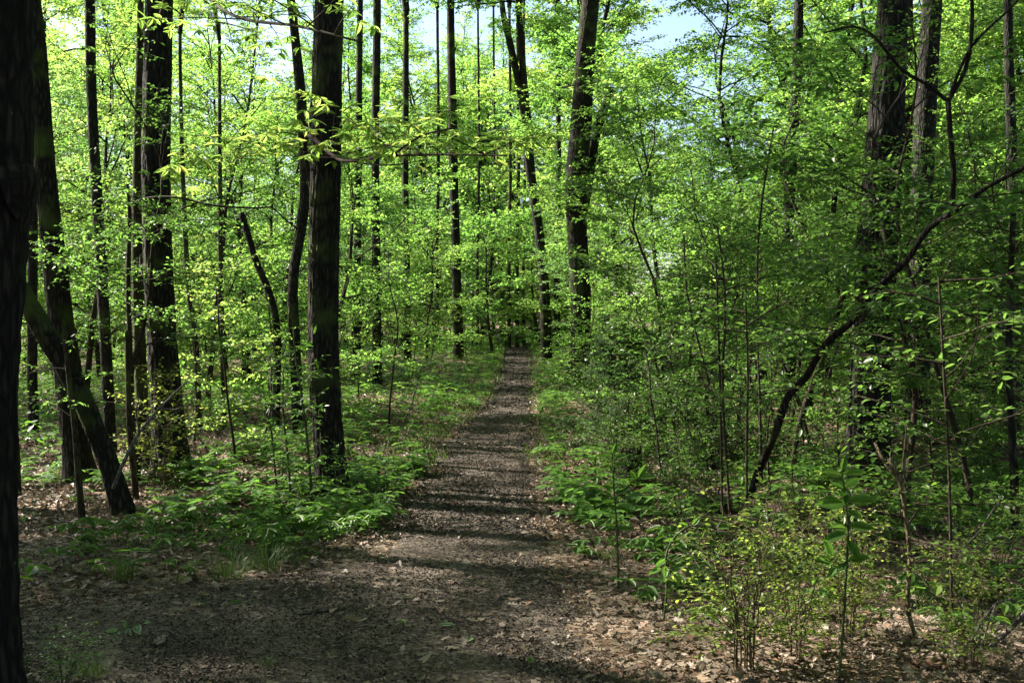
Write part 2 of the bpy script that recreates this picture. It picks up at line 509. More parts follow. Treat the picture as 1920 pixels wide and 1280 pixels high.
# ------------------------------------------------------------------ plant growth
def grow(seed, stem, srad, brs, leafL, leafR, step=0.045, whorl=False, shape='oval', flat=0.35, sub=True, twigk=3, sidek=0.5, tw_sp=0.16, curve=0.35, droop=0.12, sub_sp=.13, sublen=1.0, lev2=0.9, subwood=True):
    """stem: polyline with radii; brs: list of (t, azimuth, elevation, length, radius).
    Returns wood MB and leaf MB."""
    rng = np.random.default_rng(seed)
    wood = MB(); lf = MB()
    sp, sr = stem, srad
    tube(wood, sp, sr, 7)
    cl = np.concatenate([[0], np.cumsum(np.linalg.norm(np.diff(sp, axis=0), axis=1))]); cl /= cl[-1]
    LA = []; LB = []

    def twig(p0, d2, Lt, r0):
        n2 = max(2, int(Lt / .18))
        q = [p0]
        dz = d2.copy()
        for i in range(n2):
            dz = dz + rng.normal(0, .12, 3) + np.array([0, 0, -droop / n2]); dz /= np.linalg.norm(dz)
            q.append(q[-1] + dz * Lt / n2)
        q = np.array(q)
        if not subwood and Lt < .5:
            pass
        elif Lt > .3:
            tube(wood, q, r0 * np.linspace(1, .35, len(q)), twigk, cap=False)
        else:
            sticks(wood, q[:-1], q[1:], r0 * .8, r0 * .4)
        LA.append(q[:-1]); LB.append(q[1:])
        if sub and Lt > .2:
            m = int(Lt / sub_sp)
            if m == 0:
                return
            u = rng.uniform(.1, .95, m) * n2
            iu = np.minimum(u.astype(int), n2 - 1)
            A = q[iu] + (q[iu + 1] - q[iu]) * (u - iu)[:, None]
            dq = nrm(q[iu + 1] - q[iu])
            sd = nrm(np.cross(dq, UP)) * rng.choice([-1, 1], (m, 1))
            D = nrm(dq * .6 + sd * .8 + rng.normal(0, .3, (m, 3)))
            D[:, 2] *= (1 - flat * .6)
            B = A + D * (rng.uniform(.12, .32, m) * min(1.3, .5 + Lt) * sublen)[:, None]
            if subwood:
                sticks(wood, A, B, .0026 * sublen, .0014 * sublen)
            LA.append(A); LB.append(B)

    def limb(st, d, Lb, rb, el, lev):
        nseg = max(4, int(Lb / 0.3))
        pts = [st]
        wob = rng.normal(0, 1, 3) * .16
        for i in range(nseg):
            d = d + np.array([0, 0, -curve * el / nseg * 1.4]) + rng.normal(0, .10, 3) + wob / nseg
            d = d / np.linalg.norm(d)
            pts.append(pts[-1] + d * Lb / nseg)
        pts = np.array(pts)
        fr = np.linspace(0, 1, len(pts))
        tube(wood, pts, rb * (1 - .8 * fr), 6 if rb > .02 else 4)
        tg = nrm(np.gradient(pts, axis=0))

        def at(tt):
            return (np.array([np.interp(tt, fr, pts[:, i]) for i in range(3)]), np.array([np.interp(tt, fr, tg[:, i]) for i in range(3)]))
        if lev == 1 and Lb > lev2:
            m = max(2, int(Lb / (tw_sp * 2.6)))
            for j in range(m):
                tt = rng.uniform(.18, .9)
                p0, dd = at(tt)
                side = nrm(np.cross(dd, UP)) * (1 if j % 2 else -1)
                d2 = nrm(dd * .7 + side * .75 + rng.normal(0, .25, 3) + np.array([0, 0, .08]))
                limb(p0, d2, Lb * rng.uniform(.35, .6) * (1.2 - .6 * tt), rb * .5 * (1 - .5 * tt), el * .5, 2)
        ntw = max(3, int(Lb / tw_sp))
        ts = np.linspace(.16 if lev == 2 else .3, 1, ntw) + rng.normal(0, .02, ntw)
        for j, tt in enumerate(ts):
            tt = min(max(tt, 0.05), 1)
            p0, dd = at(tt)
            side = np.cross(dd, UP); side /= max(np.linalg.norm(side), 1e-6)
            sgn = 1 if j % 2 else -1
            d2 = dd if j == ntw - 1 else dd * .65 + side * sgn * .8
            d2 = d2 + rng.normal(0, .22, 3) + np.array([0, 0, .06]); d2[2] *= (1 - flat * .6)
            d2 /= np.linalg.norm(d2)
            Lt = Lb * sidek * (1.12 - tt) ** .7 * rng.uniform(.5, 1.25) * .7 + .14 * sublen
            twig(p0, d2, Lt, max(rb * .3 * (1 - tt * .5), .0028 * sublen))
    for (t, az, el, Lb, rb) in brs:
        st = np.array([np.interp(t, cl, sp[:, i]) for i in range(3)])
        d = np.array([math.cos(az) * math.cos(el), math.sin(az) * math.cos(el), math.sin(el)])
        limb(st, d, Lb, rb, el, 1)
    A = np.concatenate(LA); B = np.concatenate(LB)
    ln = np.linalg.norm(B - A, axis=1)
    if whorl:
        nn = 6
        p = np.repeat(B, nn, 0)
        dr_ = np.repeat(nrm(B - A), nn, 0)
        th = np.tile(np.arange(nn) / nn * TAU, len(B)) + np.repeat(rng.uniform(0, TAU, len(B)), nn)
        s1 = nrm(np.cross(dr_, UP)); s2 = np.cross(s1, dr_)
        flatv = s1 * np.cos(th)[:, None] + nrm(np.cross(UP, s1)) * np.sin(th)[:, None]
        d = nrm(flatv + dr_ * .5 + np.array([0, 0, -.25]) + rng.normal(0, .18, p.shape))
        nv = nrm(UP + rng.normal(0, .28, p.shape))
        keep = rng.random(len(p)) < .85
        p, d, nv = p[keep], d[keep], nv[keep]
    else:
        cnt = np.maximum(1, np.round(ln / step)).astype(int)
        idx = np.repeat(np.arange(len(A)), cnt)
        off = np.concatenate([np.arange(c) for c in cnt])
        u = (off + rng.uniform(.2, .9, len(off))) / cnt[idx]
        p = A[idx] + (B - A)[idx] * u[:, None]
        dq = nrm(B - A)[idx]
        sd = nrm(np.cross(dq, UP)) * np.where(off % 2, 1, -1)[:, None]
        d = nrm(dq * .55 + sd * .85 + np.array([0, 0, -.15]) + rng.normal(0, .3, p.shape))
        nv = nrm(UP + rng.normal(0, .45, p.shape))
    L = leafL * rng.uniform(.55, 1.25, len(p))
    leaves(lf, rng, p, d, nv, L, L * leafR, shape)
    return wood, lf


def sapling_spec(seed, H, r0, tb, nb, spread, e0=.28, e1=1.0, lean=.5, wig=.2):
    rng = np.random.default_rng(seed)
    n = 14
    t = np.linspace(0, 1, n)
    ph = rng.uniform(0, TAU, 4)
    wg = wig * H / 6
    x = lean * t * H * .25 * math.cos(ph[0]) + wg * np.sin(t * 7 + ph[1]) * t + wg * .4 * np.sin(t * 17 + ph[3]) * t
    y = lean * t * H * .25 * math.sin(ph[0]) + wg * np.sin(t * 6 + ph[2]) * t
    sp = np.stack([x - x[0], y - y[0], t * H], 1)
    sp[0, 2] = -0.15
    sr = r0 * (1 - t) ** .8 + .006
    brs = []
    az = rng.uniform(0, TAU)
    for i in range(nb):
        tt = tb + (1 - tb) * (i + rng.uniform(-.5, 1.2)) / nb
        tt = min(max(tt, tb), .99)
        az += 2.4 + rng.normal(0, .6)
        u = (tt - tb) / (1 - tb)
        prof = (0.70 + 0.6 * u) * (1 - u ** 3) + .25
        brs.append((tt, az, e0 + (e1 - e0) * u + rng.normal(0, .18), spread * prof * rng.uniform(.45, 1.25), r0 * .36 * (1 - .6 * u) + .004))
    return sp, sr, brs


VAR = {}


def variant(name, seed, H, r0, tb, nb, spread, leafL, leafR, mat, bark='twig', **kw):
    gk = {k: kw.pop(k) for k in list(kw) if k in ('step', 'whorl', 'shape', 'flat', 'sub', 'sidek', 'tw_sp', 'curve', 'droop', 'sub_sp', 'sublen', 'lev2', 'subwood')}
    sp, sr, brs = sapling_spec(seed, H, r0, tb, nb, spread, **kw)
    w, l = grow(seed + 1, sp, sr, brs, leafL, leafR, **gk)
    VAR[name] = (w.mesh(name + "_branches", M[bark], True), l.mesh(name + "_foliage", M[mat]))
    n_ = sum(len(a) for a, _ in l.q) * 2 + sum(len(a) for a, _ in l.t); nw_ = sum(len(a) for a, _ in w.q) * 2
    print(name, 'leaf tris', n_, 'wood', nw_)
    return n_ + nw_


def put(name, var, loc, label, cat, group=None, rz=0, sc=1, wood='trunk', leafmat=None):
    e = empty(name, loc, label, cat, group, rz, sc)
    w, l = VAR[var]
    obj(wood, w, e)
    obj('crown' if wood == 'trunk' else 'foliage', l, e, 'stuff')
    return e


nt_ = 0
# understory trees, 5-8 m
for i, (H, sp_, ll, lr, st_) in enumerate([(6.5, 2.4, .080, .58, .05), (7.5, 2.7, .070, .5, .045), (5.0, 2.1, .115, .6, .075), (8.5, 2.8, .085, .6, .05)]):
    nt_ += variant(f"understory{i}", 100 + i * 7, H, .045 + .003 * H, .14, 18, sp_, ll, lr, 'leaf_mid' if i == 1 else 'leaf_bright', step=st_, tw_sp=.2, flat=.3)
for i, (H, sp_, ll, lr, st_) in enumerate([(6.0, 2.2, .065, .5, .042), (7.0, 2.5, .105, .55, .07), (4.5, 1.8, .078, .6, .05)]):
    nt_ += variant(f"shade{i}", 200 + i * 7, H, .024 + .002 * H, .14, 14, sp_, ll, lr, 'leaf_deep_shaded', step=st_, tw_sp=.2, wig=.45, lean=.9, flat=.2)
# low saplings 1.5-3 m
for i, (H, sp_) in enumerate([(2.6, .8), (1.9, .65), (3.2, .95)]):
    nt_ += variant(f"sapling{i}", 300 + i * 7, H, .016, .12, 16, sp_, .065, .5, 'leaf_bright', step=.045, tw_sp=.12)
for i, (H, sp_) in enumerate([(2.4, .8), (1.7, .6)]):
    nt_ += variant(f"dsapling{i}", 350 + i * 7, H, .014, .12, 14, sp_, .065, .48, 'leaf_deep_shaded', step=.045, tw_sp=.12)
nt_ += variant('sprout0', 371, 2.0, .012, .08, 22, .32, .095, .30, 'leaf_herb', bark='twig_green', step=.05, tw_sp=.1, wig=.1)
nt_ += variant('sprout1', 378, 1.5, .010, .08, 18, .34, .085, .34, 'leaf_herb', bark='twig_green', step=.045, tw_sp=.1, wig=.1)
# crowns of the tall trees (origin where the clear trunk ends)
for i, (H, sp_) in enumerate([(12.5, 5.2), (11, 4.7), (13.5, 5.6)]):
    nt_ += variant(f"canopy{i}", 400 + i * 7, H, .14, .03, 20, sp_, .15, .62, 'leaf_bright', bark='bark_dark', shape='kite', step=.085, tw_sp=.36, flat=.1, sub_sp=.16, sublen=1.5, subwood=False)
# trees of middle height
for i, (H, sp_) in enumerate([(15, 3.3), (13, 3.0)]):
    nt_ += variant(f"mid{i}", 450 + i * 7, H, .10, .16, 24, sp_, .11, .62, 'leaf_mid' if i else 'leaf_bright', bark='bark_dark', shape='kite', step=.06, tw_sp=.28, flat=.25, e0=.1, sub_sp=.15, sublen=1.25, subwood=False)
# tall far trees
for i, (H, sp_) in enumerate([(27, 5.0), (30, 5.6), (24, 4.6)]):
    nt_ += variant(f"tall{i}", 500 + i * 7, H, .20, .08, 34, sp_, .19, .68, 'leaf_bright', bark='bark_dark', shape='kite', step=.10, tw_sp=.42, flat=.2, e0=.05, sub_sp=.17, sublen=1.9, subwood=False, curve=.25)
print("tris in variants", nt_)


# shrubs: several stems from the ground
def shrub(name, seed, H, nst, spread, leafL, leafR, mat, bark, nbr=9, step=.035, shape='oval'):
    rng = np.random.default_rng(seed)
    W_ = MB(); L_ = MB()
    for s in range(nst):
        az = s / nst * TAU + rng.normal(0, .3)
        h = H * rng.uniform(.65, 1.05)
        t = np.linspace(0, 1, 9)
        out = spread * rng.uniform(.4, 1.1)
        sp = np.stack([np.cos(az) * (.04 + out * t ** 1.6) + rng.normal(0, .02, 9) * t, np.sin(az) * (.04 + out * t ** 1.6) + rng.normal(0, .02, 9) * t, h * t], 1)
        sp[0, 2] = -.08
        sr = np.linspace(.006 * H ** .5, .0016, 9)
        brs = [(rng.uniform(.2, .98), rng.uniform(0, TAU), rng.uniform(.1, .9), rng.uniform(.15, .38) * H ** .6, .003) for _ in range(nbr)]
        w, l = grow(seed * 31 + s, sp, sr, brs, leafL, leafR, step=step, shape=shape, flat=.0, sub=False, tw_sp=.11)
        for src, dst in ((w, W_), (l, L_)):
            base = dst.n
            for a, mi in src.q: dst.q.append((a + base, mi))
            for a, mi in src.t: dst.t.append((a + base, mi))
            dst.v += src.v; dst.rv += src.rv; dst.n += src.n
    VAR[name] = (W_.mesh(name + "_stems", M[bark], True), L_.mesh(name + "_foliage", M[mat]))


shrub("shrub0", 11, .85, 10, .13, .028, .66, 'leaf_shrub', 'twig_pale', nbr=7, step=.025)
shrub("shrub1", 12, .85, 6, .2, .032, .66, 'leaf_shrub', 'twig_pale', nbr=9, step=.024)
shrub("shrub2", 13, 1.7, 8, .8, .045, .5, 'leaf_deep_shaded', 'twig')
shrub("shrub3", 14, 1.1, 7, .7, .05, .5, 'leaf_herb', 'twig')

# ------------------------------------------------------------------ ground
def sheet(name, xs, ys, mat, dz=0.0, zf=None):
    X, Y = np.meshgrid(xs, ys)
    Z = gnd(X, Y) + dz
    if zf is not None:
        Z = Z + zf(X, Y)
    V = np.stack([X, Y, Z], -1).reshape(-1, 3)
    nx, ny = len(xs), len(ys)
    i = np.arange(ny - 1)[:, None] * nx; j = np.arange(nx - 1)[None]
    q = np.stack([i + j, i + j + 1, i + nx + j + 1, i + nx + j], -1).reshape(-1, 4)
    mb = MB(); mb.add(V, q)
    return obj(name, mb.mesh(name, mat, True), None, 'structure')


def warp(lo, mid0, mid1, hi, n0, n, n1, p=2.2):
    a = mid0 - (mid0 - lo) * np.linspace(1, 0, n0, endpoint=False) ** p
    c = mid1 + (hi - mid1) * np.linspace(0, 1, n1 + 1)[1:] ** p
    return np.concatenate([a, np.linspace(mid0, mid1, n), c])


sheet("ground", warp(-300, -9, 10, 300, 40, 150, 40), warp(-40, 3, 40, 480, 14, 270, 60), M['floor'])
# the path: its own slightly sunken sheet that dips under the ground at both edges
ys = np.concatenate([np.linspace(-5, 15, 240), np.linspace(15, 66, 260)[1:]])
rngp = np.random.default_rng(5)
xl, xr = path_edges(ys)
xl = xl + .09 * np.sin(ys * 3.1) + .05 * np.sin(ys * 7.7 + 1); xr = xr + .08 * np.sin(ys * 2.7 + 2) + .05 * np.sin(ys * 8.3)
u = np.linspace(0, 1, 29)
X = xl[:, None] + (xr - xl)[:, None] * u[None]
Y = np.repeat(ys[:, None], 29, 1)
edge = np.clip(np.minimum(u, 1 - u) / .10, 0, 1)[None]
Z = gnd(X, Y) + 0.018 * edge - 0.03 * (1 - edge) + .008 * np.sin(X * 7 + Y * 3)
V = np.stack([X, Y, Z], -1).reshape(-1, 3)
i = np.arange(len(ys) - 1)[:, None] * 29; j = np.arange(28)[None]
mb = MB(); mb.add(V, np.stack([i + j, i + j + 1, i + 30 + j, i + 29 + j], -1).reshape(-1, 4))
obj("path", mb.mesh("path", M['path'], True), None, 'structure')


# ------------------------------------------------------------------ tall trees traced with their trunks
def bark_disp(seed, amp, k0=13, flare=0.0, flh=.3):
    rg = random.Random(seed)
    ph = [rg.uniform(0, TAU) for _ in range(10)]

    def f(th, z):
        r1 = np.abs(np.sin(k0 * th / 2 + .9 * np.sin(2 * th + z * 2.9 + ph[0]) + .8 * np.sin(3 * th - z * 5.3 + ph[1]) + .35 * np.sin(5 * th + z * 17)))
        r2 = np.abs(np.sin((k0 + 8) * th / 2 + .9 * np.sin(th - z * 4.1 + ph[2]) + .8 * np.sin(4 * th + z * 8.7 + ph[4]) + .4 * np.sin(z * 23 + 3 * th)))
        r3 = np.abs(np.sin(z * 15 + 4 * np.sin(3 * th + ph[5]) + 3 * np.sin(7 * th + z * 2)))
        out = 1 + amp * (.6 * r1 + .5 * r2 + .25 * r3 * r1 - .6) + .045 * np.sin(z * 1.1 + ph[6] + th) + .035 * np.sin(2 * th + z * .8 + ph[7])
        if flare:
            e = np.exp(-np.maximum(z - .12, 0) / flh)
            out = out + flare * e * (.45 + .55 * np.abs(np.sin(2.5 * th + ph[8])) ** 1.5)
        return out
    return f


def trunk_tree(label, pts, H, crown=0, bark='bark', name='forest_tree', cat='tree', base=None, Y=None, sides=48, step=.07, amp=.09, flare=.5, group=None, extra=(), crown_sc=1.0, k0=13, crown_rz=0, stubs=0, bend=(0, 0), flh=.3, twigs=None):
    """pts: (px, py, width px) from the ground up in the photograph"""
    g = G(pts[0][0], pts[0][1]) if Y is None else None
    if Y is None:
        Y = g[1]
    base = P(pts[0][0], pts[0][1], Y)
    base[2] = float(gnd(base[0], Y))
    pts = [(a_, b_, c_ * .93) for a_, b_, c_ in pts]
    w = [P(px, py, Y) for px, py, _ in pts]
    w[0] = base.copy()
    r = [max(wd, 1) / F * Y / 2 for _, _, wd in pts]
    # the unseen upper trunk goes on in the last direction and straightens
    top = w[-1]
    d = nrm(np.array(w[-1] - w[-2])); n = 5
    zt = base[2] + H
    if zt > top[2] + .5:
        for i in range(1, n + 1):
            f_ = i / n
            dd = nrm(d * (1 - f_) + UP * f_ + np.array([bend[0], bend[1], 0]))
            w.append(w[-1] + dd * (zt - top[2]) / n)
            r.append(r[len(pts) - 1] * (1 - .35 * f_))
    w = [w[0] + np.array([0, 0, -.2])] + w
    r = [r[0]] + r
    w = np.array(w) - base
    sp, sr = spline(w, step, np.array(r))
    mb = MB()
    tube(mb, sp, sr, sides, disp=bark_disp(hash(label) % 1000 if False else sum(map(ord, label)), amp, k0, flare, flh))
    e = empty(name, base, label, cat, group)
    obj('trunk', mb.mesh(name + '_trunk', M[bark], True), e)
    for (exp_, exr, nm) in extra:      # forks or stubs: world points
        m2 = MB()
        s2, r2 = spline(np.array(exp_) - base, step, np.array(exr))
        tube(m2, s2, r2, max(8, sides // 2), disp=bark_disp(len(exp_), amp, 7))
        obj(nm, m2.mesh(nm, M[bark], True), e)
    if crown is not None:
        wv, lv = VAR[f"canopy{crown}"]
        for nm, me in (('limb', wv), ('crown', lv)):
            o = obj(nm, me, e, 'stuff' if nm == 'crown' else None)
            o.location = sp[-1] - np.array([0, 0, .3])
            o.rotation_euler = (0, 0, crown_rz)
            o.scale = (crown_sc,) * 3
    return e, Y


trees = [
    # label, pts, H, crown, kwargs
    ("very dark thick trunk with a round burl, cut off by the photo edge",
     [(-55, 1330, 150), (-62, 1150, 178), (-60, 700, 180), (-48, 350, 200), (-45, 0, 195)], 11, 1, dict(Y=4.45, bark='bark_dark', sides=72, step=.045, amp=.12, flare=1.0, k0=21, flh=.2)),
    ("dark trunk with a mossy lit foot, leaning slightly, behind the strongly leaning mossy trunk",
     [(152, 905, 56), (143, 840, 50), (115, 600, 46), (85, 330, 40), (68, 100, 40), (58, 0, 38)], 12, 0, dict(bark='bark', flare=.75, flh=.25, bend=(-.05, 0))),
    ("mossy trunk leaning far to the left out of the leaf litter", [(232, 968, 42), (208, 880, 36), (176, 800, 36), (148, 735, 40), (112, 672, 37), (84, 625, 40), (40, 548, 36), (-30, 430, 34)], 8.5, None, dict(bark='bark', amp=.13, flare=.4, flh=.2, bend=(-.35, 0))),
    ("slim straight dark trunk between the mossy footed tree and the thick flared trunk", [(208, 815, 22), (196, 620, 22), (184, 400, 22), (172, 180, 20), (168, 0, 20)], 11, 1, dict(Y=17.5, sides=20, amp=.05, flare=.2, crown_sc=.8)),
    ("thick dark trunk with a wide flared foot, leaves clothing it, next to its thinner twin", [(322, 892, 64), (315, 800, 60), (302, 600, 58), (293, 300, 54), (297, 0, 50)], 13, 2, dict(sides=64, step=.055, amp=.1, flare=.7, flh=.3, crown_rz=2)),
    ("thin trunk pressed close against the thick flared trunk", [(272, 868, 24), (264, 700, 24), (258, 480, 22), (258, 280, 18), (262, 100, 14)], 9, 0, dict(Y=14.6, sides=24, amp=.05, flare=.2, crown_sc=.6, bark='bark_brown')),
    ("straight thick dark trunk with green sprouts climbing it, beside the left edge of the path",
     [(622, 936, 66), (619, 850, 60), (608, 700, 60), (607, 500, 60), (610, 300, 57), (612, 150, 56), (617, 0, 54)], 13, 1, dict(sides=72, step=.045, amp=.1, flare=.7, k0=19, flh=.2)),
    ("crooked slender tree with a knobbly outline just beyond the sprouting thick trunk", [(560, 790, 22), (552, 640, 22), (550, 520, 20), (572, 370, 22), (566, 210, 22), (552, 60, 17), (545, 0, 16)], 10, 0, dict(Y=19, sides=20, amp=.06, flare=.15, crown_sc=.8)),
    ("slim dark trunk rising straight out of the thicket, first right of the thick sprouting trunk", [(708, 705, 20), (706, 560, 17), (704, 300, 16), (707, 0, 15)], 13, 1, dict(Y=31, sides=16, amp=.05, flare=.2)),
    ("faint slim trunk among bright leaves, nearest the thick sprouting trunk of the far ones", [(668, 700, 17), (670, 500, 15), (672, 300, 14), (675, 0, 12)], 14, 0, dict(Y=36, sides=12, amp=.05, flare=.2)),
    ("faint far trunk half veiled by sunlit leaves, between two clearer slim trunks", [(765, 690, 15), (762, 500, 14), (760, 300, 13), (762, 0, 11)], 15, 2, dict(Y=42, sides=12, amp=.05, flare=.2)),
    ("straight dark trunk nearest the path's left side where the path tops its rise", [(860, 652, 22), (856, 520, 18), (850, 300, 18), (846, 100, 16), (845, 0, 15)], 15, 0, dict(Y=44, sides=20, amp=.06, flare=.3)),
    ("pale brown lit trunk low in the left thicket, leaning a little, behind the flared trunk", [(375, 800, 13), (371, 740, 13), (366, 640, 12), (352, 520, 11), (345, 380, 9)], 8, 1, dict(Y=20, sides=14, amp=.05, flare=.1, bark='bark_brown', crown_sc=.33)),
    ("second pale brown slim trunk in the left thicket, standing upright", [(421, 800, 11), (419, 700, 11), (414, 560, 10), (413, 420, 9)], 8, 2, dict(Y=20.5, sides=14, amp=.05, flare=.1, bark='bark_brown', crown_sc=.3)),
    ("massive dark trunk with a rounded bend and a broken side stem, right of the path", [(1082, 722, 48), (1087, 650, 40), (1088, 560, 38), (1083, 440, 37), (1080, 340, 41), (1088, 240, 43), (1097, 120, 37), (1108, 0, 32)], 17, 2, dict(sides=56, step=.1, amp=.09, flare=.25, k0=17)),
    ("slim forked trunk leaning to the left over the far end of the path", [(1025, 660, 22), (1022, 560, 20), (1012, 450, 20), (996, 330, 19), (988, 240, 20), (982, 150, 14), (972, 0, 12)], 14, 1, dict(Y=43, sides=20, amp=.06, flare=.2)),
    ("straight mid sized trunk rising through the dense green right of the massive bent tree", [(1480, 700, 26), (1482, 600, 24), (1478, 450, 22), (1484, 300, 23), (1493, 150, 20), (1498, 0, 18)], 12, 0, dict(Y=22, sides=20, amp=.06, flare=.2, bark='bark_grey')),
    ("huge grey plated trunk, thickest in the right half, behind the long diagonal limb", [(1628, 905, 82), (1632, 760, 78), (1640, 600, 72), (1645, 450, 74), (1655, 300, 70), (1668, 100, 62), (1675, 0, 58)], 13, 1, dict(sides=72, step=.05, amp=.1, flare=.5, flh=.3, bark='bark_grey', k0=19)),
    ("grey trunk standing just right of the huge plated one, partly hidden by it", [(1722, 700, 46), (1724, 500, 42), (1732, 300, 42), (1742, 100, 38), (1748, 0, 36)], 13, 2, dict(Y=19, sides=36, amp=.08, flare=.2, bark='bark_grey')),
    ("narrow dark trunk squeezed between the two grey plated trunks", [(1700, 690, 22), (1700, 400, 22), (1702, 200, 18), (1704, 0, 16)], 12, 0, dict(Y=24, sides=20, amp=.05, flare=.2, bark='bark_dark')),
    ("dark narrow trunk near the photo's right edge, behind many leaves", [(1905, 700, 20), (1900, 400, 20), (1893, 150, 18), (1890, 0, 16)], 11, 1, dict(Y=18, sides=18, amp=.05, flare=.2, bark='bark_grey')),
]
for lab, pts, H, cr, kw in trees:
    if "massive dark trunk" in lab:
        Y_ = G(1082, 722)[1]
        kw['extra'] = [([P(1092, 400, Y_ + .3), P(1104, 320, Y_ + .5), P(1113, 260, Y_ + .6), P(1130, 210, Y_ + .5), P(1147, 165, Y_ + .4)], [.18, .18, .17, .13, .08], 'broken_stem'),
                       ([P(1118, 245, Y_ + .6), P(1140, 215, Y_ + .8), P(1160, 212, Y_ + .9)], [.08, .05, .03], 'branch')]
    if "slim forked" in lab:
        Y_ = 43
        kw['extra'] = [([P(990, 250, Y_), P(975, 170, Y_), P(958, 90, Y_), P(943, 20, Y_), P(935, -80, Y_)], [.17, .15, .14, .12, .09], 'fork')]
    if "crooked slender" in lab:
        kw['extra'] = [([P(572, 360, 19), P(585, 300, 19.1), P(584, 220, 19.2), P(592, 120, 19.2)], [.07, .06, .05, .03], 'fork')]
    if "round burl" in lab:
        kw['extra'] = [([P(30, 350, 4.45), P(44, 347, 4.45), P(58, 346, 4.45), P(66, 348, 4.45)], [.15, .12, .075, .03], 'burl')]
    e_, Y_ = trunk_tree(lab, pts, H, cr, **kw)

# far trunks at the end of the path
for k, (px, py, w, Yd, lab) in enumerate([(955, 648, 8, 62, "sunlit slim trunk beyond the end of the path, leftmost of a close row of three"), (970, 646, 9, 66, "sunlit slim trunk beyond the end of the path, middle of a close row of three"), (982, 646, 7, 68, "shaded slim trunk beyond the end of the path, rightmost of a close row of three"),
                                 (925, 640, 6, 70, "thin dark pole trunk a little left of the close row of three far trunks"), (896, 645, 6, 58, "thin dark pole trunk between the straight dark tree and the far row of three"), (820, 650, 8, 60, "far dark trunk veiled by leaves just left of the straight dark tree by the path"), (1045, 640, 14, 60, "faint upright trunk behind the massive bent tree")]):
    trunk_tree(lab, [(px, py, w), (px - 1, 500, w * .9), (px + 2, 300, w * .8), (px, 0, w * .7)], 18, k % 3, Y=Yd, sides=12, step=.3, amp=.04, flare=.1, bark='bark_brown' if k < 2 else 'bark')  # first two trunks take paler bark, sunlight put into their colour


# ------------------------------------------------------------------ thin stems, snags and limbs
def stem_thing(name, label, cat, pts, Y=None, bark='twig', side=(), leafy=None, group=None, k=8, seed=0, amp=.05, part='stem', leafL=.06, leafR=.5, mat='leaf_deep_shaded', nb=0, brL=.5, tb=.3, step=.05, shape='oval', flat=.3, tw_sp=.14, whorl=False, sub=True):
    """pts: (px, py, width px[, depth]) from the ground up"""
    if Y is None:
        Y = G(pts[0][0], pts[0][1])[1]
    w = []; r = []
    for p in pts:
        yy = p[3] if len(p) > 3 else Y
        w.append(P(p[0], p[1], yy)); r.append(p[2] / F * yy / 2 * (.82 if name == 'leaning_tree' else 1))
    base = w[0].copy()
    w = np.array(w) - base
    sp, sr = spline(w, .08, np.array(r))
    mb = MB()
    tube(mb, sp, sr, k, disp=bark_disp(seed, amp, 5))
    e = empty(name, base, label, cat, group)
    obj(part, mb.mesh(name + '_' + part, M[bark], True), e)
    for s_ in side:
        m2 = MB()
        ww = []; rr = []
        for p in s_:
            yy = p[3] if len(p) > 3 else Y
            ww.append(P(p[0], p[1], yy)); rr.append(p[2] / F * yy / 2)
        a, b = spline(np.array(ww) - base, .08, np.array(rr))
        tube(m2, a, b, max(5, k - 2), disp=bark_disp(seed + 3, amp, 5))
        obj('branch', m2.mesh('branch', M[bark], True), e)
    if nb:
        rg = np.random.default_rng(seed + 77)
        brs = []
        az = rg.uniform(0, TAU)
        for i in range(nb):
            az += 2.4 + rg.normal(0, .3)
            u = (i + rg.random()) / nb
            brs.append((tb + (1 - tb) * u, az, rg.uniform(.0, .55), brL * rg.uniform(.6, 1.2) * (1.1 - .5 * u), .007))
        wd, lf = grow(seed + 5, sp, sr * .3, brs, leafL, leafR, step=step, shape=shape, flat=flat, tw_sp=tw_sp, whorl=whorl, sub=sub)
        obj('twigs', wd.mesh('twigs', M['twig'], True), e, 'stuff')
        obj('foliage', lf.mesh('foliage', M[mat]), e, 'stuff')
    return e


stem_thing('snag', "crooked bare snag broken off at head height, bent like an elbow, in the left thicket", 'dead tree', [(517, 800, 15), (520, 640, 14), (508, 560, 14), (480, 490, 13), (468, 450, 12), (452, 400, 13)], Y=19, bark='bark_dark', k=12, seed=3, part='trunk')
stem_thing('pole_tree', "thin dark pole stem with an arched top, left of the thick flared trunk", 'tree', [(252, 905, 8), (246, 700, 9), (240, 540, 9), (243, 400, 8), (238, 345, 6)], Y=12.6, bark='twig', k=10, seed=4, part='trunk',
           side=[[(243, 385, 5), (275, 372, 5, 12.4), (330, 370, 4, 12.2), (400, 385, 4, 12), (470, 390, 3, 12), (510, 388, 3, 12)], [(510, 388, 3, 12), (545, 420, 3, 12.2), (575, 440, 3, 12.4)]], nb=10, tb=.5, brL=1.3, leafL=.06, mat='leaf_bright')
stem_thing('slim_sapling', "thin brown stem in the lit leaf litter, left of the leaning mossy trunk", 'sapling', [(155, 982, 14), (148, 900, 12), (140, 800, 11), (128, 700, 9), (118, 600, 6)], bark='bark_brown', k=10, seed=5, nb=6, tb=.5, brL=.6, mat='leaf_bright')
stem_thing('slim_sapling', "thin straight brown stem right behind the foot of the leaning mossy trunk", 'sapling', [(255, 935, 12), (243, 800, 11), (240, 700, 10), (238, 620, 8)], bark='bark_brown', k=10, seed=6)
stem_thing('slim_sapling', "short knotted brown stem beside the very dark trunk, with a few broad leaves", 'sapling', [(36, 935, 10), (33, 850, 9), (30, 780, 6)], bark='bark_brown', k=8, seed=7, nb=5, tb=.6, brL=.4, mat='leaf_herb', leafL=.11, leafR=.6)
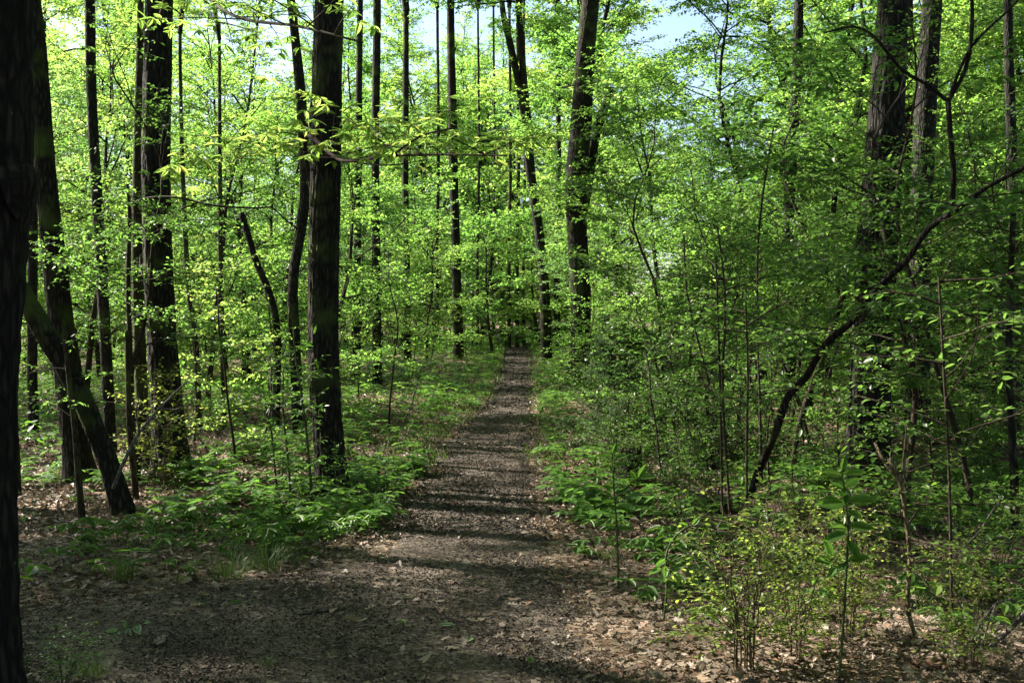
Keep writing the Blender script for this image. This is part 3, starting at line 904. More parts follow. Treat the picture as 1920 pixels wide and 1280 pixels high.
stem_thing('forest_tree', "smooth pale grey trunk seen low between the very dark trunk and the mossy foot", 'tree', [(65, 870, 22), (62, 760, 19), (60, 660, 18), (62, 400, 17), (64, 100, 15)], Y=20, bark='bark_grey', k=14, seed=8, part='trunk')
stem_thing('dead_branch', "long pale bare branch slanting from the leaning mossy trunk's foot up to the right", 'branch', [(212, 915, 8, 9.6), (235, 860, 7, 9.6), (262, 810, 6, 9.7), (300, 765, 5, 9.9), (350, 715, 3, 10.2)], bark='twig_dead', k=6, seed=9,
           side=[[(300, 765, 4, 9.9), (330, 768, 3, 9.9), (345, 760, 2, 9.9)], [(262, 810, 4, 9.7), (255, 770, 3, 9.6), (262, 740, 2, 9.6)]])
stem_thing('dead_branch', "bare twiggy pale branch standing upright in the left undergrowth, forked near its top", 'branch', [(497, 812, 6), (508, 760, 5), (509, 690, 4), (520, 675, 4), (560, 655, 3)], Y=14, bark='twig_dead', k=6, seed=10,
           side=[[(505, 765, 4), (495, 745, 3), (470, 735, 2)], [(507, 760, 4), (527, 735, 2)], [(509, 690, 3), (500, 672, 2), (515, 660, 2)], [(508, 765, 3), (545, 758, 2)]])
stem_thing('leaning_tree', "mossy slender leaning tree whose long limb crosses the huge grey trunk", 'tree',
           [(1398, 968, 18), (1420, 890, 17), (1452, 815, 16, 10), (1478, 742, 17, 9.9), (1512, 705, 15, 9.8), (1548, 645, 15, 9.6), (1600, 600, 14, 9.4), (1640, 545, 14, 9.2), (1700, 488, 12, 9.0), (1738, 432, 12, 8.9), (1780, 402, 12, 8.8), (1850, 352, 9, 8.6), (1935, 308, 9, 8.4)], bark='bark_dark', k=16, seed=11, part='trunk', amp=.2,
           side=[[(1783, 398, 10, 8.8), (1788, 330, 9, 8.8), (1782, 250, 9, 8.8), (1777, 185, 10, 8.8)], [(1777, 190, 7, 8.8), (1740, 160, 6, 8.8), (1690, 130, 6, 8.7), (1640, 70, 5, 8.6), (1600, 50, 4, 8.5), (1545, 62, 3, 8.5)], [(1778, 190, 8, 8.8), (1810, 130, 7, 8.8), (1822, 60, 7, 8.8), (1822, -30, 6, 8.8)],
                 [(1780, 180, 6, 8.8), (1820, 90, 5, 8.8), (1890, 20, 4, 8.8), (1930, -20, 4, 8.8)]],
           nb=18, tb=.5, brL=1.4, leafL=.075, mat='leaf_deep_shaded', step=.05)
stem_thing('leaning_tree', "thin brown tree leaning right behind the mossy slender one", 'tree',
           [(1488, 870, 12), (1500, 790, 13), (1545, 660, 14), (1578, 560, 13), (1605, 460, 12), (1645, 355, 10), (1690, 270, 7)], Y=13, bark='bark_brown', k=10, seed=12, part='trunk', nb=14, tb=.4, brL=1.2, leafL=.07, mat='leaf_deep_shaded')
stem_thing('slim_sapling', "pale crooked stem near the photo's right edge, brightest lit part at mid height", 'sapling', [(1893, 730, 7), (1885, 640, 7), (1876, 560, 7), (1866, 505, 6), (1860, 440, 4), (1830, 370, 3)], Y=11, bark='twig_dead', k=7, seed=13, nb=8, tb=.5, brL=.8, mat='leaf_deep_shaded')
stem_thing('slim_sapling', "lichen spotted stem rising against the photo's right edge", 'sapling', [(1905, 1010, 16), (1902, 900, 15), (1896, 780, 13), (1892, 640, 12), (1900, 400, 10)], Y=9, bark='bark_grey', k=10, seed=14, nb=8, tb=.5, brL=1.0, mat='leaf_deep_shaded')
stem_thing('slim_sapling', "crooked pale barked stem standing on leaf litter in the lower right undergrowth", 'sapling', [(1722, 1262, 9), (1718, 1200, 9), (1702, 1140, 8), (1706, 1050, 8), (1700, 980, 8), (1688, 900, 9), (1668, 860, 9)], Y=5.3, bark='twig_pale', k=9, seed=15,
           side=[[(1705, 1040, 6), (1735, 1090, 5, 5.2), (1775, 1150, 5, 5.1), (1820, 1195, 4, 5)], [(1690, 905, 7), (1660, 870, 6), (1640, 830, 5, 5.4)], [(1690, 900, 5), (1695, 850, 4), (1700, 800, 3)]], nb=12, tb=.55, brL=.5, leafL=.05, mat='leaf_herb')
stem_thing('dead_branch', "arched pale dead branch in the bottom right corner", 'branch', [(1822, 1200, 5, 4.6), (1840, 1165, 5, 4.6), (1868, 1130, 5, 4.6), (1895, 1122, 4, 4.6), (1912, 1130, 3, 4.6)], bark='twig_dead', k=6, seed=16, side=[[(1868, 1130, 3, 4.6), (1850, 1180, 3, 4.5), (1835, 1225, 2, 4.5)]])
for k, (pp, lab) in enumerate([
    ([(1354, 960, 5), (1352, 800, 5), (1348, 640, 4), (1342, 480, 3)], "tall thin straight stem, left one of a pair in front of the rotten log"),
    ([(1368, 955, 6), (1362, 860, 5), (1355, 720, 5), (1360, 560, 4), (1345, 420, 3)], "tall thin stem curved at its foot, right one of a pair before the rotten log"),
    ([(1428, 900, 5), (1425, 760, 5), (1420, 600, 4), (1424, 420, 4), (1450, 240, 3)], "tall straight stem with a spotted lit stretch, left of the straight mid sized trunk"),
    ([(1401, 1040, 5), (1400, 860, 5), (1402, 700, 4), (1398, 560, 3)], "thin straight stem passing in front of the leaning slender tree's foot"),
    ([(1785, 1180, 6), (1780, 900, 5), (1770, 700, 5), (1760, 520, 4)], "tall thin upright stem in the lower right, right of the crooked pale barked stem"),
    ([(1330, 720, 5), (1290, 560, 4), (1282, 440, 3)], "slanting dark thin stem in the green right of the massive bent tree"),
]):
    stem_thing('slender_sapling', lab, 'sapling', pp, Y=[9.6, 9.4, 11.5, 7.5, 5.6, 14][k], bark='twig', k=6, seed=40 + k, nb=9, tb=.5, brL=.75, leafL=.06, mat='leaf_deep_shaded' if k != 5 else 'leaf_bright')

# overhanging boughs of the slender tree behind the sprouting trunk
stem_thing('whorled_sapling', "slender tree with broad pale leaves in whorls hanging in front of the thick sprouting trunk", 'tree',
           [(604, 925, 8, 12.4), (604, 700, 8, 12.4), (597, 450, 8, 12.3), (573, 262, 8, 12.0), (640, 300, 7, 11.0), (735, 292, 6, 10.2), (840, 290, 4, 9.7), (950, 292, 3, 9.4)], bark='twig', k=8, seed=60, part='trunk',
           side=[[(735, 292, 4, 10.2), (790, 255, 4, 10), (850, 240, 3, 9.8)], [(640, 300, 4, 11), (720, 310, 3, 10.6), (800, 300, 2, 10.4)]], nb=17, tb=.5, brL=1.5, leafL=.125, leafR=.36, mat='leaf_bright', whorl=True, sub=False, shape='broad', tw_sp=.2)
stem_thing('whorled_sapling', "slender stem bearing broad yellow green whorled leaves along the top of the photo", 'tree',
           [(300, 905, 8, 14.6), (300, 500, 8, 14.6), (296, 100, 8, 14.2), (330, -30, 7, 12), (440, 30, 6, 9.5), (560, 50, 5, 8), (680, 80, 4, 7.5)], bark='twig', k=8, seed=63, part='trunk', nb=16, tb=.62, brL=1.2, leafL=.10, leafR=.36, mat='leaf_bright', whorl=True, sub=False, shape='broad', tw_sp=.2)


LM_ = [(-9999, "photo's left edge"), (10, "edge trunk"), (150, "mossy trunk"), (300, "flared trunk"), (470, "bent snag"), (610, "sprouting trunk"), (760, "faint trunk"), (850, "straight trunk"),
       (965, "path"), (1085, "bent trunk"), (1220, "cedars"), (1350, "stem pair"), (1480, "grey trunk"), (1640, "plated trunk"), (1735, "second grey trunk"), (1900, "last trunk"), (99999, "photo's right edge")]
LEAFW = {'understory0': 'dense', 'understory1': 'fine leaved', 'understory2': 'large leaved', 'understory3': 'tall', 'shade0': 'small leaved dark', 'shade1': 'large leaved dark', 'shade2': 'short dark', 'mid0': 'spreading', 'mid1': 'narrower', 'tall0': 'high', 'tall1': 'very high', 'tall2': 'broad',
         'sapling0': 'upright', 'sapling1': 'short', 'sapling2': 'taller', 'dsapling0': 'upright dark', 'dsapling1': 'short dark', 'shrub2': 'wide dark', 'shrub3': 'low spreading'}


def where_label(v, noun, x, Y, bands):
    px = 960 + x / Y * F
    i = max(k for k in range(len(LM_)) if LM_[k][0] <= px)
    a_, b_ = LM_[i][1], LM_[i + 1][1]
    dist = next(w for lim, w in bands if Y <= lim)
    return f"{LEAFW.get(v, 'leafy')} {noun} {dist}, between {a_} and {b_}"


# bare dead brush
def dead_variant(name, seed, H, nb, spread):
    sp, sr, brs = sapling_spec(seed, H, .011, .1, nb, spread, wig=.5, lean=1.2)
    w, _ = grow(seed + 1, sp, sr, brs, .05, .5, sub=True, tw_sp=.22, flat=0, sub_sp=.25)
    VAR[name] = (w.mesh('dead_brush', M['twig_dead'], True),)


for i_ in range(3):
    dead_variant(f'dead{i_}', 610 + i_ * 7, [1.3, .9, 1.7][i_], [6, 5, 7][i_], [.5, .45, .6][i_])
for k, (px, py, v, s_, tilt, lab) in enumerate([(1850, 1215, 1, .8, .5, "pale bare brush tangled in the bottom right corner, beside the arched dead branch"), (1750, 1120, 0, .7, .6, "bare grey brush leaning over the litter right of the crooked pale barked stem"),
                                               (1640, 1010, 2, .7, .7, "grey bare brush leaning across the rotten log's right end"), (1330, 850, 0, 1.0, .3, "pale bare brush standing before the green right of the young cedars"),
                                               (1345, 790, 1, 1.3, .2, "thin pale bare sapling brush farther back behind the pair of thin stems"), (1240, 900, 1, .8, .8, "small bare brush lying near the dark fallen log"), (1800, 905, 2, .9, .5, "bare brush on the lit litter between the second grey trunk and the right edge"),
                                               (760, 790, 0, .9, .3, "bare brush among green herbs left of the path's middle stretch"), (1560, 870, 0, .8, .6, "bare brush at the foot of the huge plated trunk"), (390, 850, 1, 1.0, .5, "bare brush right of the flared trunk's foot")]):
    e = empty('dead_brush', G(px, py), lab, 'dead branches', None, k * 1.3, s_)
    e.rotation_euler = (tilt, tilt * .5 * (-1) ** k, k * 1.3)
    obj('stems', VAR[f'dead{v}'][0], e)
# ------------------------------------------------------------------ understory fill
def scatter(n, pxr, Yr, vars_, scr, name, lab, cat, group, seed, wood='trunk', avoid=1.3, ypow=1.0, ok=None, bands=None, noun='tree'):
    rg = random.Random(seed)
    k = 0; tries = 0
    while k < n and tries < n * 30:
        tries += 1
        px = rg.uniform(*pxr); Y = Yr[0] + (Yr[1] - Yr[0]) * rg.random() ** ypow
        x = (px - 960) / F * Y
        xl_, xr_ = path_edges(min(Y, 62))
        if xl_ - avoid < x < xr_ + avoid and Y < 66:
            continue
        if ok and not ok(x, Y):
            continue
        v = rg.choice(vars_)
        s = rg.uniform(*scr)
        put(name, v, (x, Y, float(gnd(x, Y))), where_label(v, noun, x, Y, bands) if bands else lab, cat, group, rg.uniform(0, TAU), (s, s, s * rg.uniform(.9, 1.1)), wood)
        k += 1


BU = [(27, 'in the near thicket'), (35, 'amid the thicket'), (99, 'deep in the thicket')]
BS = [(11, 'standing nearest'), (15, 'standing near'), (20, 'farther back'), (99, 'farthest back')]
BF = [(50, 'just behind the thicket'), (60, 'well behind the thicket'), (99, 'far behind the thicket')]
BL = [(24, 'in the nearer undergrowth'), (36, 'in the middle undergrowth'), (48, 'in the farther undergrowth'), (99, 'in the farthest undergrowth')]


def gap(x, Y):
    return not 1225 < 960 + x / Y * F < 1385


def seen(x, Y):
    return not 1540 < 960 + x / Y * F < 1720


def clear(x, Y):
    return Y > 35 or not 985 < 960 + x / Y * F < 1200


_rg = random.Random(5)


def gap2(x, Y):
    if -24 < x < 0 and Y < 66 or -40 < x < 1 and 66 < Y < 86:
        return False
    px = 960 + x / Y * F
    return not 1235 < px < 1375 and not (60 < px < 560 and _rg.random() < .12)


U = ['understory0', 'understory1', 'understory2', 'understory3']
S = ['shade0', 'shade1', 'shade2']
T_ = ['tall0', 'tall1', 'tall2']
D_ = ['mid0', 'mid1']
scatter(26, (-300, 900), (19, 42), U, (.7, 1.15), 'understory_tree', "slender leafy tree in the bright thicket on the photo's left side of the path", 'tree', "understory trees left of the path", 1, avoid=2.6, ok=lambda x, Y: not (x > -5 and Y < 24), bands=BU, noun='leafy young tree')
scatter(26, (1090, 2150), (21, 44), U, (.7, 1.15), 'understory_tree', "slender leafy tree in the bright thicket on the photo's right side of the path", 'tree', "understory trees right of the path", 2, ok=clear, bands=BU, noun='leafy young tree')
scatter(11, (0, 930), (26, 48), D_, (.8, 1.1), 'middle_tree', "middle sized leafy tree rising above the thicket on the photo's left side of the path", 'tree', "middle sized trees left of the path", 21, avoid=6.5, bands=BU, noun='middle sized tree')
scatter(16, (1060, 2200), (20, 46), D_, (.8, 1.1), 'middle_tree', "middle sized leafy tree rising above the thicket on the photo's right side of the path", 'tree', "middle sized trees right of the path", 22, avoid=2, bands=BU, noun='middle sized tree', ok=lambda x, Y: gap(x, Y) and clear(x, Y))
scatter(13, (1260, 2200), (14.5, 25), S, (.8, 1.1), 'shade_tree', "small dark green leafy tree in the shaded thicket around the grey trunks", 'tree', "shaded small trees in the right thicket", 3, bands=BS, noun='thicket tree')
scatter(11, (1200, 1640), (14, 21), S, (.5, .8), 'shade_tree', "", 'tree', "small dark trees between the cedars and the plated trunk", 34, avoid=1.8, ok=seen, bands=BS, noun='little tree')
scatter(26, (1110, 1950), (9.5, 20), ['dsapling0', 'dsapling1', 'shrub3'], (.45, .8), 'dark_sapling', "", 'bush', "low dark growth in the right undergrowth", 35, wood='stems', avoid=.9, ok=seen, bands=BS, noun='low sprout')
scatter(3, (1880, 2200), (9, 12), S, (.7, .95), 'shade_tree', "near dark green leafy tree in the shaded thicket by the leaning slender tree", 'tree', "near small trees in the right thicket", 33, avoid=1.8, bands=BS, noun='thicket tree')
scatter(30, (40, 2200), (44, 72), D_ + T_, (.85, 1.1), 'far_tree', "sunlit leafy tree standing far back behind the thicket", 'tree', "sunlit trees far behind the thicket", 4, avoid=2.5, bands=BF, noun='sunlit tree', ok=gap2)
scatter(52, (0, 2300), (74, 125), T_, (.9, 1.2), 'far_tree', "tall sunlit tree in the farthest row of the forest", 'tree', "farthest trees of the forest", 5, ok=gap2, bands=[(95, "in the far forest"), (999, "in the farthest forest row")], noun="sunlit tree")
scatter(110, (-200, 2100), (40, 95), U, (.8, 1.25), 'far_thicket_tree', "", 'tree', "low trees of the far thicket", 51, avoid=1.5, ok=lambda x, Y: not (-6 < x < 0 and Y < 60), bands=[(55, 'of the far thicket'), (70, 'deeper in the far thicket'), (99, 'deepest in the far thicket')], noun='low tree')
scatter(42, (-100, 930), (15, 60), ['sapling0', 'sapling1', 'sapling2'], (.7, 1.2), 'sapling', "low leafy sapling in the left undergrowth", 'sapling', "saplings left of the path", 6, avoid=.9, bands=BL, noun='low sapling')
scatter(42, (1000, 2000), (16, 60), ['sapling0', 'sapling1', 'sapling2'], (.7, 1.2), 'sapling', "low leafy sapling in the undergrowth right of the path", 'sapling', "saplings right of the path", 7, avoid=.5, bands=BL, noun='low sapling')
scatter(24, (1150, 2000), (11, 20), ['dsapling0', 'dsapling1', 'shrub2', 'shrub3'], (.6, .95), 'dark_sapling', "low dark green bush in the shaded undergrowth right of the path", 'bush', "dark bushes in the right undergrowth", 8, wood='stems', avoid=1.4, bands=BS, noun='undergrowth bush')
# added unseen trees shading the near ground: clear poles with a crown on top
rg = random.Random(9)
pole = MB()
tube(pole, spline(np.array([[0, 0, -.3], [.1, 0, 5], [-.1, .1, 10], [0, 0, 15.5]]), .5), np.linspace(.22, .14, 32)[:len(spline(np.array([[0, 0, -.3], [.1, 0, 5], [-.1, .1, 10], [0, 0, 15.5]]), .5))], 14)
pole = pole.mesh('pole_trunk', M['bark'], True)
SHADE_POLES = [(-.919 * u_ + .395 * v_, .395 * u_ + .919 * v_, c_) for u_, v_, c_ in [(21, 1.3, 1), (28, -.8, 1), (36, 1.0, 1), (25, 1.0, .8), (30, 3.6, .5), (19.5, 4.6, .28), (26, 4.9, .25), (35, 4.4, .4), (32, 2.4, .85), (18, 2.5, .6), (24, -6, 1), (33, -7, 1), (15, -6, 1),
                                                                            (24, 7.4, .27), (30, 8.5, .27), (19, 8.4, .2), (27, 6.4, .22), (32, 7.2, .27), (21, 7.0, .2), (23, 10.0, .34), (27, 12.6, .26), (22, 15.2, .28), (37, 16.5, .4), (34, 13.2, .2)]]
SHADE_POLES += [(6.0, 6.5, 1), (7.8, 10.8, 1), (10.2, 15.5, 1), (-4.9, 3.6, .9), (-6.5, -1, 1), (2.2, -3.5, 1), (3, -9, 1), (8, -2, 1), (10, 6.5, 1), (14, 1, 1), (15, 11, 1), (19, 6, 1), (20, 16, 1)]
for k, (x, y, c_) in enumerate(SHADE_POLES):
    e = empty('forest_tree', (x, y, float(gnd(x, y))), "tall unseen tree added near the viewer for its shade", 'tree', "trees around the viewer", 0)
    obj('trunk', pole, e)
    w_, l_ = VAR[f'canopy{k % 3}']
    for nm, me in (('limb', w_), ('crown', l_)):
        o = obj(nm, me, e, 'stuff' if nm == 'crown' else None)
        o.location = (0, 0, 15.3); o.scale = (c_,) * 3; o.rotation_euler = (0, 0, k * 1.1)

for k, (u_, v_, c_) in enumerate([(11.0, 5.6, .95), (12.3, 4.8, 1.05), (10.6, 4.2, .95), (11.8, 6.3, .9), (11.2, 3.2, .95)]):  # added unseen small trees that throw shade on the near path
    x, y = -.919 * u_ + .395 * v_, .395 * u_ + .919 * v_
    put('forest_tree', ['shade0', 'understory0'][k % 2], (x, y, float(gnd(x, y))), "small unseen leafy tree added left of the viewer to shade the path", 'tree', "small added shade trees beside the viewer", k * 1.7, c_)
for k, (x, y, v) in enumerate([(-8, -3.5, 'mid0'), (-5, -8, 'tall0'), (0, -6, 'mid1'), (4.5, -6, 'mid0'), (8, 1.5, 'mid1'), (9.5, 5, 'understory1'), (-12, -4, 'mid1'), (-12, -9, 'tall2'), (5, -12, 'tall1'), (12, -6, 'tall0'), (-7, .5, 'understory3'), (7.5, 4.5, 'shade1'), (-2, -10, 'mid0'), (10, -3, 'mid0'), (-4, -4.5, 'understory1'), (13, 8, 'mid0'), (14.5, 4, 'mid1')]):  # added unseen ring of trees that dims the skylight on the foreground
    put('forest_tree', v, (x, y, float(gnd(x, y))), "unseen leafy tree added beside or behind the viewer to dim the foreground", 'tree', "leafy trees around the viewer", k * 1.3, 1)

# ------------------------------------------------------------------ shrubs near the viewer
def shrub_at(px, py, var, sc, label, Y=None, name='shrub', cat='shrub', rz=0, group=None):
    g = G(px, py) if Y is None else np.array([*(P(px, py, Y)[:2]), 0])
    g[2] = float(gnd(g[0], g[1]))
    return put(name, var, g, label, cat, group, rz, sc, 'stems')


shrub_at(1395, 1262, 'shrub0', 1.0, "sunlit shrub of many upright pale stems with tiny leaves in lit litter")
shrub_at(1495, 1235, 'shrub1', .75, "yellow green small leaved shrub between the many stemmed shrub and the big leaved sapling", rz=1)
shrub_at(1590, 1200, 'shrub0', .8, "small leaved shrub tangled round the big leaved sapling's stem", rz=2)
shrub_at(1820, 1262, 'shrub1', .6, "bright small leaved shrub low in the bottom right corner", rz=3)
shrub_at(1280, 1010, 'shrub2', (.5, .5, .55), "dark shrub with a tall thin top left of the rotten log", rz=1)
shrub_at(1680, 1010, 'shrub3', (.7, .7, .6), "dark green shrub behind the big leaved sapling", rz=2)
shrub_at(1500, 1000, 'shrub0', .5, "feathery pale green shrub growing through the rotten log", rz=4)
shrub_at(588, 965, 'sprout0', .95, "tall leafy green sprouts pressed against the foot of the thick trunk by the path", rz=2)
shrub_at(545, 950, 'sprout1', 1.0, "leafy green sprout just left of the tall sprouts by the thick trunk", rz=5)
shrub_at(632, 962, 'sprout1', .45, "small leafy sprout in front of the thick trunk's foot by the path", rz=1)
shrub_at(520, 915, 'sprout0', .7, "slim sprout standing in the herbs left of the thick trunk's sprouts", rz=1)
put('understory_tree', 'shade0', (-4.7, 13.1, float(gnd(-4.7, 13.1))), "slender leafy tree whose sprays clothe the thick flared trunk", 'tree', None, 1.0, .85)
shrub_at(120, 1290, 'shrub3', (.35, .35, .25), "low dark leafy weed at the foot of the very dark trunk", rz=2)
shrub_at(300, 620, 'shrub1', 1.5, "yellow green leafy sprouts in front of the thick flared trunk", Y=12.5, rz=2)
shrub_at(1870, 1120, 'shrub3', (.8, .8, .7), "dark leafy bush at the photo's right edge", rz=2)

# big leaved sapling: every leaf is a part
def leaf_mesh_single(L, Wd, mat, seed, shape='broad'):
    rng = np.random.default_rng(seed)
    mb = MB()
    leaves(mb, rng, np.zeros((1, 3)), np.array([[1., 0, 0]]), np.array([[0, 0, 1.]]), L, Wd, shape, fold=.18, droop=.22)
    return mb.mesh('leaf_blade', M[mat], True)


def leafy_stem(name, label, cat, pts, Y, specs, mat='leaf_herb', bark='twig_green', L=.15, R=.45, side=()):
    w = np.array([P(px, py, Y) for px, py, _ in pts]); r = np.array([q[2] / F * Y / 2 for q in pts])
    base = w[0].copy()
    e = empty(name, base, label, cat)
    sp, sr = spline(w - base, .03, r)
    mb = MB(); tube(mb, sp, sr, 8)
    obj('stem', mb.mesh('stem', M[bark], True), e)
    for s_ in side:
        a, b = spline(np.array([P(px, py, Y) for px, py, _ in s_]) - base, .03, np.array([q[2] / F * Y / 2 for q in s_]))
        m2 = MB(); tube(m2, a, b, 6); obj('side_stem', m2.mesh('side_stem', M[bark], True), e)
    mes = [leaf_mesh_single(L, L * R, mat, s) for s in range(4)]
    for i, (px, py, ang, dy, el, s) in enumerate(specs):
        o = obj('leaf', mes[i % 4], e)
        o.location = P(px, py, Y) - base
        # ang: direction in the picture plane (deg, 0 = right), dy: towards the viewer
        d = Vector((math.cos(math.radians(ang)), -dy, math.sin(math.radians(ang)))).normalized()
        n = Vector((0, -.9, 1)) if abs(d.z) < .8 else Vector((0, -1, .3))
        n = (n + Vector((random.Random(i).uniform(-.4, .4), 0, el)))
        s_ = n.cross(d).normalized(); n = d.cross(s_)
        from mathutils import Matrix
        o.rotation_mode = 'QUATERNION'
        o.rotation_quaternion = Matrix((d, s_, n)).transposed().to_quaternion()
        o.scale = (s, s, s)
    return e


leafy_stem('big_leaved_sapling', "tall green stemmed sapling with big broad leaves in tiers, lower right", 'sapling',
           [(1573, 1282, 6), (1583, 1130, 5), (1590, 1000, 5), (1584, 930, 4), (1578, 880, 3)], 4.75,
           [(1578, 882, 80, .2, 0, .5), (1580, 890, 20, .3, 0, .75), (1580, 892, 165, .2, 0, .75), (1584, 912, -100, .9, -.5, .65), (1583, 915, 30, -.3, 0, .7), (1582, 918, 140, .6, 0, .6),
            (1586, 940, 10, .4, 0, 1.0), (1586, 942, 178, .3, 0, 1.15), (1585, 945, 120, .9, -.3, .75), (1587, 958, -12, .5, 0, .55),
            (1590, 985, 0, .4, 0, .85), (1590, 990, 170, .4, 0, .7), (1588, 1000, 200, -.3, 0, .8), (1589, 1012, -60, .8, 0, .7),
            (1560, 1042, 120, .5, 0, .8), (1562, 1050, 175, .3, 0, .7), (1590, 1050, 15, .4, 0, .7), (1590, 1056, 200, .2, 0, .5), (1570, 1060, -140, .7, 0, .6)], L=.14, R=.5,
           side=[[(1590, 1050, 4), (1575, 1058, 3), (1560, 1045, 2)]])
leafy_stem('pointed_leaf_sapling', "upright sapling with pointed pale green leaves at its top, in front of the dark stump", 'sapling',
           [(1160, 1110, 5), (1157, 1000, 4), (1150, 900, 3), (1148, 850, 2)], 6.9,
           [(1148, 850, 70, .2, 0, .7), (1148, 855, 165, .3, 0, .9), (1150, 862, 25, .3, 0, .9), (1149, 872, 190, .4, 0, .8), (1150, 872, 10, .4, 0, .8), (1150, 885, 110, .7, 0, .6), (1196, 896, 60, .3, 0, 1.0), (1198, 896, 10, .3, 0, 1.0), (1192, 900, 120, .5, 0, .8),
            (1183, 912, 200, .4, 0, .7), (1152, 915, 150, .4, 0, .8), (1152, 925, 20, .3, 0, .8), (1154, 940, 180, .5, 0, .9), (1156, 950, 0, .5, 0, .9), (1156, 985, 170, .6, 0, .9), (1158, 990, 5, .4, 0, 1)], L=.12, R=.42,
           side=[[(1153, 935, 3), (1175, 912, 3), (1198, 895, 2)]])
leafy_stem('arching_vine', "pale green vine arching over the undergrowth towards the many stemmed shrub", 'vine',
           [(1248, 1050, 4), (1252, 1030, 4), (1266, 1005, 4), (1295, 985, 4), (1330, 986, 3), (1345, 992, 3)], 5.8,
           [(1290, 985, 160, .3, 0, .6), (1298, 985, 55, .2, 0, .7), (1325, 988, -120, .5, 0, .7), (1345, 988, 10, .2, 0, .9), (1267, 1012, -60, .5, 0, .5), (1267, 1012, 170, .3, 0, .7), (1250, 1048, -160, .5, 0, .8), (1252, 1050, -30, .5, 0, .7), (1248, 1060, -100, .8, 0, .8), (1240, 1065, 190, .4, 0, .8), (1262, 1070, -70, .8, 0, .9), (1255, 1060, 30, .3, 0, .8)], L=.10, R=.45,
           side=[[(1248, 1050, 3), (1250, 1100, 4), (1245, 1160, 4)], [(1252, 1055, 3), (1285, 1042, 3), (1300, 1035, 2), (1308, 1043, 2)], [(1345, 990, 3), (1356, 968, 3), (1352, 940, 3)]])
# wilted twig on the path
e = leafy_stem('wilted_twig', "wilted broken twig with limp pale green leaves lying on the mulched path", 'twig',
               [(180, 1192, 3), (215, 1183, 3), (250, 1172, 3), (272, 1165, 2)], 5.62,
               [(190, 1190, 185, .6, 0, .8), (205, 1187, 200, .8, 0, .9), (215, 1184, -40, .9, 0, .9), (225, 1181, -110, .9, 0, 1), (235, 1177, 80, .4, 0, .6), (240, 1176, -70, .9, 0, 1), (250, 1172, -30, .8, 0, .9), (262, 1168, -80, .9, 0, .8), (270, 1166, 10, .5, 0, .6), (222, 1182, 160, .7, 0, .8)], mat='leaf_pale', L=.09, R=.4)

# ------------------------------------------------------------------ logs, stump, fallen sticks
def log_thing(name, label, cat, a, b, r, bark='rot', k=26, sag=.03, seed=0, lift=.5, taper=.85):
    a = np.array(a); b = np.array(b)
    n = 24
    t = np.linspace(0, 1, n)[:, None]
    pts = a * (1 - t) + b * t
    rg = np.random.default_rng(seed)
    pts[:, 1] += np.cumsum(rg.normal(0, r * .12, n)); pts[:, 2] = gnd(pts[:, 0], pts[:, 1]) + r * lift
    base = pts[0].copy()
    sp, sr = spline(pts - base, max(.05, r * .4), r * np.linspace(1, taper, n))
    mb = MB(); tube(mb, sp, sr, k, disp=bark_disp(seed, .16, 9))
    V = mb.v[0]
    e = obj(name, mb.mesh(name, M[bark], True), None, None, base)
    return tag(e, label, cat)


log_thing('rotten_log', "long half rotten log lying across the litter behind the small leaved shrubs", 'log', G(1300, 962), G(1660, 985), .14, seed=2, taper=.8)
log_thing('fallen_log', "dark fallen log in the shade left of the pair of thin stems", 'log', G(1215, 830), G(1340, 885), .13, bark='bark_dark', seed=3)
log_thing('fallen_log', "old dark log lying farther back among the right hand saplings", 'log', G(1230, 765), G(1345, 800), .16, bark='bark_dark', seed=4)
log_thing('fallen_stick', "dark stick lying on the mulch in the middle of the foreground", 'stick', G(556, 1158), G(640, 1146), .016, bark='bark_dark', seed=5, k=8)
log_thing('fallen_stick', "dark curved stick on the sunlit litter near the stem left of the leaning trunk", 'stick', G(148, 1005), G(198, 980), .025, bark='bark_dark', seed=6, k=8)
log_thing('fallen_stick', "thin bent twig lying just right of the wilted leaves", 'stick', G(285, 1172), G(300, 1190), .006, bark='twig_dead', seed=7, k=6)
log_thing('fallen_stick', "small greenish twig crossing the lit patch of the path", 'stick', G(930, 1065), G(1000, 1075), .007, bark='twig_dead', seed=8, k=6)
log_thing('fallen_stick', "dark twig half sunk in the mulch below the centre of the path", 'stick', G(690, 1200), G(770, 1190), .012, bark='bark_dark', seed=9, k=6)
# stump: hollow broken top
g = G(1182, 905)
mb = MB()
k = 40; zs = np.array([-.1, 0, .08, .2, .32, .40])
th = np.arange(k) / k * TAU
zs = zs * .75; rr = np.array([.30, .27, .22, .19, .17, .16]) * .85
topn = .09 * np.abs(np.sin(th * 3 + 1)) + .06 * np.abs(np.sin(th * 7.3)) + .03 * np.sin(th * 13)
V = []
for zi, (z, r_) in enumerate(zip(zs, rr)):
    d_ = 1 + .07 * np.sin(9 * th) + .05 * np.sin(14 * th + z * 6) + .25 * np.exp(-max(z, 0) / .1) * np.abs(np.sin(2.5 * th))
    V.append(np.stack([np.cos(th) * r_ * d_, np.sin(th) * r_ * d_, np.full(k, z) + (topn if zi == 5 else 0)], 1))
V.append(np.stack([np.cos(th) * .12, np.sin(th) * .12, .36 + topn * .7], 1))
V.append(np.stack([np.cos(th) * .09, np.sin(th) * .09, np.full(k, .18)], 1))
n = len(V); V = np.concatenate(V)
i = np.arange(n - 1)[:, None] * k; j = np.arange(k)[None]; j2 = (j + 1) % k
mb.add(V, np.stack([i + j, i + j2, i + k + j2, i + k + j], -1).reshape(-1, 4))
mb.add(np.array([[0, 0, .17]]))
nn = mb.n - 1; jj = np.arange(k)
